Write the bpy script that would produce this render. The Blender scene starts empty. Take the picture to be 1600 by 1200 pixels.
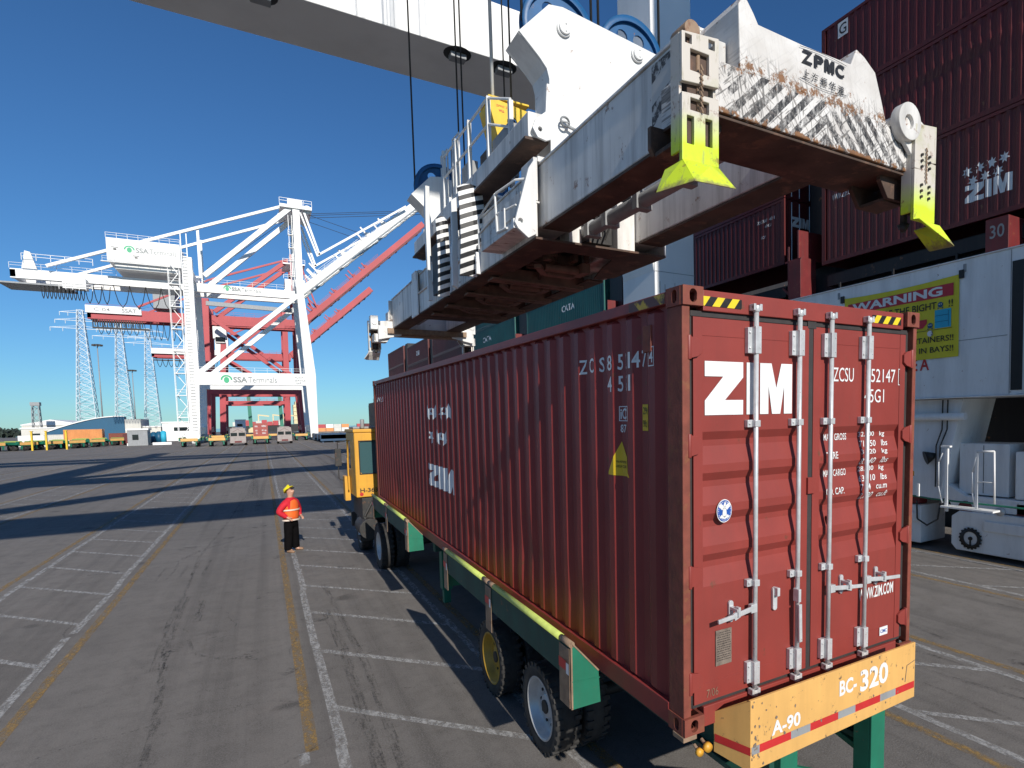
import bpy, bmesh, math, random
from mathutils import Vector, Matrix
random.seed(7)
S = bpy.context.scene
COL = S.collection
R = math.radians
PI = math.pi

# ------------------------------------------------------------------ camera
cd = bpy.data.cameras.new('camera')
cam = bpy.data.objects.new('camera', cd)
COL.objects.link(cam)
cam.matrix_world = Matrix(((0.85645, 0.05002, -0.51381, -2.2498), (-0.51576, 0.04, -0.8558, -2.9405),
                           (-0.02226, 0.99795, 0.06006, 3.4344), (0, 0, 0, 1)))
cd.sensor_width = 36
cd.lens = 20.541
cd.shift_x = -0.10015
cd.shift_y = 0.0680
cd.clip_start = 0.05
cd.clip_end = 6000
S.camera = cam

# ------------------------------------------------------------------ sky and sun
ELEV = 28.0
w = bpy.data.worlds.new('World')
S.world = w
w.use_nodes = True
nt = w.node_tree
sky = nt.nodes.new('ShaderNodeTexSky')
sky.sky_type = 'NISHITA'
sky.sun_disc = False
sky.sun_elevation = R(ELEV)
sky.sun_rotation = R(182)
sky.air_density = 1.0
sky.dust_density = 0.05
sky.ozone_density = 2.0
bg = nt.nodes['Background']
bg.inputs[1].default_value = 0.075
tint = nt.nodes.new('ShaderNodeMix')
tint.data_type = 'RGBA'
tint.blend_type = 'MULTIPLY'
tint.inputs[0].default_value = 1.0
tint.inputs[7].default_value = (0.45, 0.85, 1.26, 1)
nt.links.new(sky.outputs[0], tint.inputs[6])
nt.links.new(tint.outputs[2], bg.inputs[0])
sd = bpy.data.lights.new('sun', 'SUN')
sd.energy = 4.6
sd.angle = R(0.5)
sd.color = (1.0, 0.95, 0.86)
sun = bpy.data.objects.new('sun', sd)
COL.objects.link(sun)
sun.rotation_euler = Vector((0.036, math.cos(R(ELEV)), -math.sin(R(ELEV)))).to_track_quat('-Z', 'Y').to_euler()
sun.location = (5, -40, 40)
S.view_settings.view_transform = 'Standard'
S.view_settings.look = 'None'
S.view_settings.exposure = 0.0
S.view_settings.gamma = 1.0
S.cycles.max_bounces = 6
S.cycles.transparent_max_bounces = 12

# ------------------------------------------------------------------ helpers
H0, TA, TB = 1.35, 0.0172, -0.0058           # container floor height; pitch and yaw of the loaded trailer
OFF = {}


class MB:
    """collects shapes, builds ONE mesh object"""
    def __init__(s):
        s.v, s.f, s.m, s.s, s.cuts = [], [], [], [], []

    def cut(s):
        """what follows is a separate piece with the same name"""
        if s.f and (not s.cuts or s.cuts[-1][1] != len(s.f)):
            s.cuts.append((len(s.v), len(s.f)))
        return s

    def add(s, vs, fs, mi=0, sm=False):
        o = len(s.v)
        s.v += [tuple(p) for p in vs]
        s.f += [tuple(o + i for i in f) for f in fs]
        s.m += [mi] * len(fs)
        s.s += [sm] * len(fs)
        return s

    def box(s, x0, x1, y0, y1, z0, z1, mi=0):
        return s.add([(x0, y0, z0), (x1, y0, z0), (x1, y1, z0), (x0, y1, z0), (x0, y0, z1), (x1, y0, z1), (x1, y1, z1), (x0, y1, z1)],
                     [(0, 3, 2, 1), (4, 5, 6, 7), (0, 1, 5, 4), (1, 2, 6, 5), (2, 3, 7, 6), (3, 0, 4, 7)], mi)

    def bar(s, p, q, w, h=None, mi=0, up=(0, 0, 1)):
        """rectangular bar from p to q, w wide (sideways), h deep (along up)"""
        h = w if h is None else h
        p, q = Vector(p), Vector(q)
        d = (q - p).normalized()
        u = Vector(up)
        if abs(d.dot(u)) > 0.98:
            u = Vector((0, 1, 0))
        a = d.cross(u).normalized() * (w / 2)
        b = a.cross(d).normalized() * (h / 2)
        vs = [c + i * a + j * b for c in (p, q) for i, j in ((-1, -1), (1, -1), (1, 1), (-1, 1))]
        return s.add(vs, [(0, 3, 2, 1), (4, 5, 6, 7), (0, 1, 5, 4), (1, 2, 6, 5), (2, 3, 7, 6), (3, 0, 4, 7)], mi)

    def cyl(s, p, q, r, n=10, mi=0, r2=None, cap=True):
        p, q = Vector(p), Vector(q)
        r2 = r if r2 is None else r2
        d = (q - p).normalized()
        u = Vector((0, 0, 1)) if abs(d.z) < 0.9 else Vector((0, 1, 0))
        a = d.cross(u).normalized()
        b = d.cross(a)
        vs = []
        for c, rr in ((p, r), (q, r2)):
            for i in range(n):
                t = 2 * PI * i / n
                vs.append(c + a * (rr * math.cos(t)) + b * (rr * math.sin(t)))
        s.add(vs, [(i, i + n, (i + 1) % n + n, (i + 1) % n) for i in range(n)], mi, n > 6)
        if cap:
            o = len(s.v) - 2 * n
            s.f += [tuple(o + i for i in range(n)), tuple(o + n + i for i in reversed(range(n)))]
            s.m += [mi, mi]
            s.s += [False, False]
        return s

    def tube(s, pts, r, n=6, mi=0):
        for i in range(len(pts) - 1):
            s.cyl(pts[i], pts[i + 1], r, n, mi)
        return s

    def prism(s, poly, ax, a, b, mi=0):
        """polygon in the plane across axis ax, extruded from a to b. coordinates in cyclic order of the other two axes (x:(y,z) y:(x,z) z:(x,y))"""
        def P(u, v, t):
            return {'x': (t, u, v), 'y': (u, t, v), 'z': (u, v, t)}[ax]
        n = len(poly)
        vs = [P(u, v, a) for u, v in poly] + [P(u, v, b) for u, v in poly]
        return s.add(vs, [tuple(range(n)), tuple(range(2 * n - 1, n - 1, -1))] + [(i, (i + 1) % n, n + (i + 1) % n, n + i) for i in range(n)], mi)

    def frame(s, outer, holes, ax, a, b, mi=0):
        """plate with rectangular/round holes (triangulated)"""
        bm = bmesh.new()
        def P(u, v, t):
            return {'x': (t, u, v), 'y': (u, t, v), 'z': (u, v, t)}[ax]
        es = []
        for loop in [outer] + holes:
            vv = [bm.verts.new(P(u, v, a)) for u, v in loop]
            es += [bm.edges.new((vv[i], vv[(i + 1) % len(vv)])) for i in range(len(vv))]
        bmesh.ops.triangle_fill(bm, edges=es, use_beauty=True)
        r = bmesh.ops.extrude_face_region(bm, geom=bm.faces[:])
        k = {'x': 0, 'y': 1, 'z': 2}[ax]
        for e in r['geom']:
            if isinstance(e, bmesh.types.BMVert):
                e.co[k] = b
        bm.verts.index_update()
        s.add([v.co for v in bm.verts], [tuple(v.index for v in f.verts) for f in bm.faces], mi)
        bm.free()
        return s

    def lathe(s, prof, c, ax, n=24, mi=0):
        """prof: (r, t) pairs revolved about axis ax through c"""
        vs = []
        for r, t in prof:
            for i in range(n):
                a = 2 * PI * i / n
                u, v = r * math.cos(a), r * math.sin(a)
                p = {'x': (t, u, v), 'y': (u, t, v), 'z': (u, v, t)}[ax]
                vs.append((c[0] + p[0], c[1] + p[1], c[2] + p[2]))
        fs = []
        for k in range(len(prof) - 1):
            fs += [(k * n + i, k * n + (i + 1) % n, (k + 1) * n + (i + 1) % n, (k + 1) * n + i) for i in range(n)]
        return s.add(vs, fs, mi, True)

    def build(s, name, mats, parent=None, bevel=0, kind=None, seg=2):
        if s.cuts:
            ps = [(0, 0)] + s.cuts + [(len(s.v), len(s.f))]
            first = None
            for (va, fa), (vb, fb) in zip(ps[:-1], ps[1:]):
                if fb == fa:
                    continue
                q = MB()
                q.v, q.m, q.s = s.v[va:vb], s.m[fa:fb], s.s[fa:fb]
                q.f = [tuple(i - va for i in f) for f in s.f[fa:fb]]
                r = q.build(name, mats, parent, bevel, kind, seg)
                first = first or r
            return first
        me = bpy.data.meshes.new(name)
        off = OFF.get(parent, Vector((0, 0, 0)))
        me.from_pydata([(x - off[0], y - off[1], z - off[2]) for x, y, z in s.v], [], s.f)
        if not isinstance(mats, (list, tuple)):
            mats = [mats]
        for m in mats:
            me.materials.append(m)
        for i, p in enumerate(me.polygons):
            p.material_index = s.m[i]
            p.use_smooth = s.s[i]
        bm = bmesh.new()
        bm.from_mesh(me)
        bmesh.ops.recalc_face_normals(bm, faces=bm.faces[:])
        bm.to_mesh(me)
        bm.free()
        o = bpy.data.objects.new(name, me)
        COL.objects.link(o)
        if parent:
            o.parent = parent
            OFF[o] = off
        if bevel:
            b = o.modifiers.new('bevel', 'BEVEL')
            b.width = bevel
            b.segments = seg
            b.limit_method = 'ANGLE'
            b.angle_limit = R(40)
        if kind:
            o['kind'] = kind
        return o


def thing(name, label, cat, loc=(0, 0, 0), rig=False, group=None, rot=None):
    o = bpy.data.objects.new(name, None)
    COL.objects.link(o)
    o.empty_display_size = 0.3
    o['label'] = label
    o['category'] = cat
    if group:
        o['group'] = group
    if rig:                                     # loc is in the tilted frame of the loaded trailer
        Tm = Matrix.Rotation(TB, 4, 'Z') @ Matrix.Rotation(TA, 4, 'X')
        o.matrix_world = Matrix.Translation((0, 0, H0)) @ Tm @ Matrix.Translation(loc)
        OFF[o] = Vector(loc)
    else:
        o.location = loc
        if rot:
            o.rotation_euler = rot
        OFF[o] = Vector(loc) if rot is None else Vector((0, 0, 0))
    return o


def tag(o, label, cat, group=None):
    o['label'] = label
    o['category'] = cat
    if group:
        o['group'] = group
    return o


def copy_tree(o, parent=None, label=None, loc=None):
    c = o.copy()
    COL.objects.link(c)
    if parent:
        c.parent = parent
    if label:
        c['label'] = label
    if loc is not None:
        c.location = loc
    for ch in list(o.children):
        copy_tree(ch, c)
    return c


# ---- lettering: text as real geometry lying a few millimetres proud of its surface
def text_poly(body, bold=0.0):
    cu = bpy.data.curves.new('t', 'FONT')
    cu.body = body
    cu.size = 1.0
    cu.offset = bold
    cu.resolution_u = 3
    o = bpy.data.objects.new('t', cu)
    me = bpy.data.meshes.new_from_object(o)
    vs = [(v.co.x, v.co.y) for v in me.vertices]
    fs = [tuple(p.vertices) for p in me.polygons]
    bpy.data.objects.remove(o)
    bpy.data.curves.remove(cu)
    bpy.data.meshes.remove(me)
    x0 = min(v[0] for v in vs); x1 = max(v[0] for v in vs)
    y0 = min(v[1] for v in vs); y1 = max(v[1] for v in vs)
    return [((x - x0) / (x1 - x0), (y - y0) / (y1 - y0)) for x, y in vs], fs


def put(mb, vf, o, u, v, mi=0):
    """lay unit polygons (vs, fs) on origin o with edge vectors u and v"""
    o, u, v = Vector(o), Vector(u), Vector(v)
    mb.add([o + u * a + v * b for a, b in vf[0]], vf[1], mi)


def text(mb, body, o, u, v, bold=0.0, mi=0):
    put(mb, text_poly(body, bold), o, u, v, mi)


ZIM = ([(0, 1), (0, .72), (.195, .72), (0, .27), (0, 0), (.415, 0), (.415, .28), (.215, .28), (.415, .71), (.415, 1),
        (.455, 0), (.57, 0), (.57, 1), (.455, 1),
        (.61, 0), (.71, 0), (.71, .55), (.755, 0), (.855, 0), (.90, .55), (.90, 0), (1, 0), (1, 1), (.865, 1), (.805, .52), (.745, 1), (.61, 1)],
       [(0, 1, 2, 9), (2, 3, 8, 9), (3, 4, 7, 8), (4, 5, 6, 7), (10, 11, 12, 13),
        (14, 15, 16, 26), (26, 16, 17, 25), (25, 17, 18, 24), (24, 18, 19, 23), (23, 19, 22), (19, 20, 21, 22)])


def star(cx, cy, r, n=7, k=.5, rot=0.0):
    vs = [(cx, cy)]
    for i in range(2 * n):
        rr = r if i % 2 == 0 else r * k
        a = rot + PI / 2 + PI * i / n
        vs.append((cx + rr * math.cos(a), cy + rr * math.sin(a)))
    return vs, [(0, 1 + i, 1 + (i + 1) % (2 * n)) for i in range(2 * n)]


def disc(cx, cy, rx, ry=None, n=24):
    ry = ry or rx
    return [(cx + rx * math.cos(2 * PI * i / n), cy + ry * math.sin(2 * PI * i / n)) for i in range(n)], [tuple(range(n))]


# ------------------------------------------------------------------ materials
def nodes(name):
    m = bpy.data.materials.new(name)
    m.use_nodes = True
    n = m.node_tree
    b = n.nodes['Principled BSDF']
    return m, n, b


def nd(n, t, **k):
    x = n.nodes.new('ShaderNode' + t)
    for a, b in k.items():
        setattr(x, a, b)
    return x


def noise(n, scale, detail=4, rough=.55, stretch=None, coord='Object'):
    tc = nd(n, 'TexCoord')
    t = nd(n, 'TexNoise')
    t.inputs['Scale'].default_value = scale
    t.inputs['Detail'].default_value = detail
    t.inputs['Roughness'].default_value = rough
    if stretch:
        mp = nd(n, 'Mapping')
        mp.inputs['Scale'].default_value = stretch
        n.links.new(tc.outputs[coord], mp.inputs[0])
        n.links.new(mp.outputs[0], t.inputs['Vector'])
    else:
        n.links.new(tc.outputs[coord], t.inputs['Vector'])
    return t.outputs[0]


def ramp(n, src, a, b, lo=0.0, hi=1.0):
    r = nd(n, 'MapRange')
    r.inputs[1].default_value = a
    r.inputs[2].default_value = b
    r.inputs[3].default_value = lo
    r.inputs[4].default_value = hi
    n.links.new(src, r.inputs[0])
    return r.outputs[0]


def mixc(n, fac, a, b):
    x = nd(n, 'Mix', data_type='RGBA')
    for s, v in ((x.inputs[0], fac), (x.inputs[6], a), (x.inputs[7], b)):
        if hasattr(v, 'is_output'):
            n.links.new(v, s)
        elif isinstance(v, (int, float)):
            s.default_value = v
        else:
            s.default_value = (*v, 1)
    return x.outputs[2]


def mth(n, op, a, b=0.0):
    x = nd(n, 'Math', operation=op)
    for s, v in ((x.inputs[0], a), (x.inputs[1], b)):
        if hasattr(v, 'is_output'):
            n.links.new(v, s)
        else:
            s.default_value = v
    return x.outputs[0]


def paint(name, rgb, rough=.45, var=.12, vs=3.0, rust=0.0, rs=5.0, grime=0.0, bump=.02, metal=0.0, spec=.5,
          rustc=(.16, .07, .035), grimec=(.06, .05, .045), streak=(6, 6, .5)):
    m, n, b = nodes(name)
    c = mixc(n, ramp(n, noise(n, vs, 5), .3, .7), tuple(x * (1 - var) for x in rgb), tuple(min(1, x * (1 + var)) for x in rgb))
    if grime:
        c = mixc(n, ramp(n, noise(n, 1.0, 6, .65, streak), .45, .8, 0, grime), c, grimec)
    if rust:
        f = ramp(n, noise(n, rs, 8, .7), .66 - rust * .3, .72 - rust * .25)
        c = mixc(n, f, c, mixc(n, noise(n, rs * 3), rustc, tuple(x * 1.9 for x in rustc)))
    n.links.new(c, b.inputs['Base Color'])
    b.inputs['Roughness'].default_value = rough
    b.inputs['Metallic'].default_value = metal
    b.inputs['Specular IOR Level'].default_value = spec
    if bump:
        bp = nd(n, 'Bump')
        bp.inputs['Strength'].default_value = .35
        bp.inputs['Distance'].default_value = bump
        n.links.new(noise(n, vs * 4, 5), bp.inputs['Height'])
        n.links.new(bp.outputs[0], b.inputs['Normal'])
    return m


M = {}
M['maroon'] = paint('container_maroon', (.262, .042, .033), .5, .10, 2.2, .10, 9, .25, .004, rustc=(.12, .035, .022), grimec=(.10, .035, .03))
M['maroonside'] = paint('container_side_maroon', (.26, .034, .030), .5, .16, 1.6, .12, 9, .35, .004, rustc=(.13, .04, .02), grimec=(.10, .03, .03))
M['rustmaroon'] = paint('rusted_maroon', (.22, .055, .035), .7, .25, 8, .42, 11, .3, .004, rustc=(.15, .05, .025))
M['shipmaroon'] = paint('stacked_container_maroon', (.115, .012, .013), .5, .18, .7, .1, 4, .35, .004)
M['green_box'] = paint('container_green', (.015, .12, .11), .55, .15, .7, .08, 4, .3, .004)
M['gasket'] = paint('rubber_gasket', (.035, .03, .03), .7, .2, 12, 0, 5, .2, 0)
M['rod'] = paint('galvanised_rod', (.62, .63, .64), .35, .12, 20, .06, 30, .25, 0, .25)
M['white'] = paint('white_lettering', (.8, .8, .8), .5, .06, 5, 0, 5, .12, 0)
M['ivory'] = paint('white_crane_paint', (.86, .85, .83), .45, .05, .3, .0, 5, .15, 0, streak=(.5, .5, .06))
M['headwhite'] = paint('headblock_white', (.76, .76, .75), .42, .05, 1.5, .06, 6, .22, .002)
M['spwhite'] = paint('spreader_white', (.78, .76, .73), .5, .12, 2.0, .16, 5, .75, .004, streak=(3, 7, .35), grimec=(.10, .085, .075))
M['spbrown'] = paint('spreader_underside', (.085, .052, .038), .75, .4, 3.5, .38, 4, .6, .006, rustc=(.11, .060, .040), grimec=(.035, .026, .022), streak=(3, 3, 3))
M['barbrown'] = paint('worn_brown_bar', (.20, .12, .09), .7, .3, 5, .3, 6, .4, .004, rustc=(.12, .06, .04))
M['truckgrey'] = paint('dusty_grey_truck', (.36, .31, .29), .6, .12, 2, .05, 9, .3, .002)
M['dark'] = paint('dark_machinery', (.03, .028, .027), .6, .4, 6, .25, 8, 0, .004, rustc=(.07, .035, .022))
M['black'] = paint('black_paint', (.012, .012, .013), .5, .2, 6, 0, 5, 0, 0)
M['rubber'] = paint('tyre_rubber', (.028, .026, .025), .8, .35, 9, .1, 12, .5, .004, rustc=(.09, .08, .07), grimec=(.10, .095, .09))
M['blue'] = paint('sheave_blue', (.010, .095, .25), .45, .15, 4, .05, 12, .2, 0)
M['yellow'] = paint('cab_yellow', (.72, .36, .035), .45, .08, 3, .06, 12, .25, .002)
M['boardy'] = paint('board_yellow', (.74, .42, .13), .55, .08, 2.5, .17, 14, .28, .003, rustc=(.10, .07, .045), grimec=(.25, .15, .06))
M['lime'] = paint('lime_safety_paint', (.56, .66, .15), .55, .10, 5, .06, 12, .35, .002)
M['limeedge'] = paint('lime_worn_paint', (.62, .74, .05), .5, .1, 8, .1, 12, .25, .002)
M['gyellow'] = paint('basket_yellow', (.80, .52, .02), .5, .08, 4, .04, 12, .2, .002)
M['trgreen'] = paint('trailer_green', (.012, .17, .10), .5, .15, 3, .08, 10, .25, .003)
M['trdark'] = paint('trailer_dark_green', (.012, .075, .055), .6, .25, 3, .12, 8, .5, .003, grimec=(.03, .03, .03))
M['tan'] = paint('bare_tan_steel', (.30, .20, .13), .65, .25, 9, .3, 14, .4, .003, rustc=(.16, .085, .05))
M['red'] = paint('red_tape', (.55, .03, .03), .4, .1, 6, .05, 20, .1, 0)
M['grey'] = paint('grey_paint', (.30, .31, .32), .5, .1, 3, .05, 9, .3, .002)
M['silver'] = paint('rim_silver', (.60, .60, .60), .4, .1, 6, .05, 14, .3, .001, .3)
M['rimyellow'] = paint('rim_yellow', (.48, .28, .03), .5, .15, 7, .12, 14, .4, .001)
M['redcrane'] = paint('faded_red_crane', (.46, .055, .065), .5, .1, .25, 0, 5, .2, 0)
M['rope'] = paint('wire_rope', (.035, .033, .032), .6, .2, 30, 0, 5, 0, 0)
M['shiphull'] = paint('ship_hull_black', (.014, .013, .016), .6, .3, .4, .1, 2, .3, .01)
M['lash'] = paint('lashing_bridge_red', (.16, .018, .02), .5, .2, 1.5, .12, 6, .4, .004)
M['sill'] = paint('sill_beam_grey_white', (.84, .84, .84), .5, .05, .8, .04, 6, .3, .002, streak=(2, 2, .3))
M['plate'] = paint('data_plate', (.20, .16, .13), .5, .3, 30, 0, 5, .3, .001)
M['stickerblue'] = paint('sticker_blue', (.02, .09, .38), .4, .1, 20, 0, 5, 0, 0)
M['signyellow'] = paint('banner_yellow', (.72, .62, .03), .6, .06, 2, 0, 5, .1, .004)
M['signred'] = paint('banner_red', (.55, .03, .05), .6, .06, 2, 0, 5, .1, 0)
M['cyan'] = paint('banner_cyan', (.03, .42, .62), .6, .06, 2, 0, 5, .1, 0)
M['yellowpaint'] = paint('yellow_label', (.75, .50, .02), .5, .06, 6, 0, 5, .1, 0)
M['logogreen'] = paint('logo_green', (.05, .42, .20), .5, .06, 1, 0, 5, 0, 0)
M['logogrey'] = paint('logo_grey', (.25, .27, .27), .5, .06, 1, 0, 5, 0, 0)
M['galv'] = paint('galvanised_lattice', (.60, .66, .70), .5, .08, 1, 0, 5, 0, 0)
M['tarp'] = paint('shed_blue', (.007, .09, .18), .5, .08, .2, 0, 5, .1, 0)
M['concrete'] = paint('pale_building', (.66, .64, .58), .7, .08, .3, 0, 5, .2, 0)
M['orange'] = paint('orange_container', (.72, .30, .10), .5, .1, .5, 0, 5, .2, 0)
M['hatch'] = paint('hatch_cover_blue', (.02, .07, .15), .5, .15, .6, .1, 3, .3, .004)
M['treegreen'] = paint('tree_line', (.03, .045, .035), .9, .3, .2, 0, 5, 0, 0)
M['cream'] = paint('ship_cream', (.75, .62, .36), .6, .08, .3, 0, 5, .1, 0)
M['rtgreen'] = paint('yard_crane_green', (.03, .20, .13), .5, .1, .3, 0, 5, .1, 0)
M['skin'] = paint('skin', (.55, .30, .21), .5, .06, 20, 0, 5, 0, 0)
M['redjacket'] = paint('red_jacket', (.62, .012, .03), .8, .12, 9, 0, 5, .1, .004)
M['vest'] = paint('orange_vest', (.95, .16, .025), .7, .08, 9, 0, 5, .08, .004)
M['reflect'] = paint('reflective_tape', (.80, .66, .55), .4, .06, 9, 0, 5, 0, 0)
M['trousers'] = paint('black_trousers', (.006, .0055, .006), .95, .2, 9, 0, 5, 0, .004, spec=.05)
M['helmet'] = paint('yellow_helmet', (.85, .72, .02), .3, .04, 9, 0, 5, 0, 0)
M['shoe'] = paint('tan_shoe', (.30, .18, .11), .7, .2, 20, 0, 5, 0, 0)


def glass(name, rgb, rough=.08):
    m, n, b = nodes(name)
    b.inputs['Base Color'].default_value = (*rgb, 1)
    b.inputs['Roughness'].default_value = rough
    b.inputs['Specular IOR Level'].default_value = .8
    return m


M['glass'] = glass('cab_glass', (.05, .11, .12))
M['darkglass'] = glass('dark_glass', (.012, .014, .016))
M['water'] = glass('harbour_water', (.02, .06, .09), .12)


# white beam face with worn black chevrons, scratches and rust
def chevron_mat():
    m, n, b = nodes('scratched_chevron_white')
    tc = nd(n, 'TexCoord')
    sp = nd(n, 'SeparateXYZ')
    n.links.new(tc.outputs['Object'], sp.inputs[0])
    x, z = sp.outputs[0], sp.outputs[2]                      # object origin: spreader centre
    ax = mth(n, 'ABSOLUTE', mth(n, 'SUBTRACT', x, .06))
    st = mth(n, 'FRACT', mth(n, 'MULTIPLY', mth(n, 'ADD', mth(n, 'MULTIPLY', ax, .92), z), 7.6))
    stripe = mth(n, 'LESS_THAN', st, .54)
    low = mth(n, 'LESS_THAN', z, .285)
    inner = mth(n, 'LESS_THAN', ax, .92)
    worn = ramp(n, noise(n, 7, 9, .78), .40, .50)
    worn2 = ramp(n, noise(n, 1, 8, .75, (34, 30, 9)), .36, .50)
    f = mth(n, 'MULTIPLY', mth(n, 'MULTIPLY', stripe, low), mth(n, 'MULTIPLY', worn, mth(n, 'MULTIPLY', worn2, inner)))
    base = mixc(n, ramp(n, noise(n, 4, 6), .35, .7), (.60, .57, .54), (.76, .74, .72))
    c = mixc(n, f, base, (.02, .02, .022))
    # scratches in two directions
    for k, (rot, sc, lo) in enumerate((((0, R(52), 0), (6, 3, 70), .59), ((0, R(-38), 0), (6, 3, 60), .60), ((0, R(22), 0), (5, 3, 60), .63), ((0, R(80), 0), (6, 3, 70), .58))):
        mp = nd(n, 'Mapping')
        mp.vector_type = 'TEXTURE'
        mp.inputs['Rotation'].default_value = rot
        mp.inputs['Scale'].default_value = tuple(1 / q for q in sc)
        n.links.new(tc.outputs['Object'], mp.inputs[0])
        t = nd(n, 'TexNoise')
        t.inputs['Scale'].default_value = 1.0
        t.inputs['Detail'].default_value = 2
        n.links.new(mp.outputs[0], t.inputs['Vector'])
        ff = ramp(n, t.outputs[0], lo, lo + .05, 0, .8)
        ff = mth(n, 'MULTIPLY', ff, ramp(n, z, .28, .44, .95, .07))
        c = mixc(n, ff, c, (.09, .085, .08) if k % 2 else (.16, .14, .13))
    # rust: a band along the weld line and patches elsewhere
    band = ramp(n, mth(n, 'ABSOLUTE', mth(n, 'SUBTRACT', z, .315)), .0, .12, .17, .0)
    edge = ramp(n, z, .04, .0, 0, .2)
    edge2 = ramp(n, z, .62, .72, 0, .12)
    rn = mth(n, 'ADD', mth(n, 'ADD', noise(n, 13, 9, .78), band), mth(n, 'ADD', edge, edge2))
    rf = ramp(n, rn, .645, .70)
    c = mixc(n, rf, c, mixc(n, noise(n, 26), (.06, .03, .016), (.34, .16, .065)))
    n.links.new(c, b.inputs['Base Color'])
    b.inputs['Roughness'].default_value = .55
    bp = nd(n, 'Bump')
    bp.inputs['Strength'].default_value = .4
    bp.inputs['Distance'].default_value = .01
    n.links.new(rn, bp.inputs['Height'])
    n.links.new(bp.outputs[0], b.inputs['Normal'])
    return m


M['chevron'] = chevron_mat()


def stripes(name, a, b_, per, ang, axes='xz', wear=.0):
    """hazard stripes painted on a surface"""
    m, n, b = nodes(name)
    tc = nd(n, 'TexCoord')
    sp = nd(n, 'SeparateXYZ')
    n.links.new(tc.outputs['Object'], sp.inputs[0])
    u = sp.outputs['xyz'.index(axes[0])]
    v = sp.outputs['xyz'.index(axes[1])]
    t = mth(n, 'ADD', mth(n, 'MULTIPLY', u, math.cos(ang) / per), mth(n, 'MULTIPLY', v, math.sin(ang) / per))
    f = mth(n, 'LESS_THAN', mth(n, 'FRACT', t), .5)
    if wear:
        f = mth(n, 'MULTIPLY', f, ramp(n, noise(n, 14, 6, .7), .35 + wear * .2, .45 + wear * .2))
    c = mixc(n, f, a, b_)
    c = mixc(n, ramp(n, noise(n, 5, 6, .7), .55, .8, 0, .35), c, (.10, .09, .08))
    n.links.new(c, b.inputs['Base Color'])
    b.inputs['Roughness'].default_value = .5
    return m


M['hazardside'] = stripes('worn_hazard_tape', (.10, .035, .03), (.55, .36, .03), .16, R(-50), 'yz', .45)
M['guardstripe'] = stripes('guard_stripes', (.80, .80, .79), (.012, .012, .014), .118, R(112))
M['hazard'] = stripes('hazard_tape', (.80, .60, .02), (.012, .012, .012), .098, R(-38))


def fade_flipper():
    m, n, b = nodes('flipper_lime_fade')
    tc = nd(n, 'TexCoord')
    sp = nd(n, 'SeparateXYZ')
    n.links.new(tc.outputs['Object'], sp.inputs[0])
    f = ramp(n, mth(n, 'ADD', sp.outputs[2], mth(n, 'MULTIPLY', noise(n, 7, 5), .12)), -.24, -.04)
    c = mixc(n, f, (.62, .78, .03), (.62, .57, .51))
    c = mixc(n, ramp(n, noise(n, 9, 8, .72), .58, .66, 0, .8), c, (.22, .10, .05))
    c = mixc(n, ramp(n, noise(n, 1, 6, .7, (30, 30, 5)), .58, .66, 0, .55), c, (.30, .27, .16))
    c = mixc(n, ramp(n, noise(n, 3, 7, .7), .50, .72, 0, .5), c, (.30, .36, .04))
    low = ramp(n, mth(n, 'ADD', sp.outputs[2], mth(n, 'MULTIPLY', noise(n, 16, 6, .7), .16)), -.50, -.455, .85, 0)
    c = mixc(n, low, c, (.20, .15, .09))
    n.links.new(c, b.inputs['Base Color'])
    b.inputs['Roughness'].default_value = .5
    return m


M['flipper'] = fade_flipper()


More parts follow.
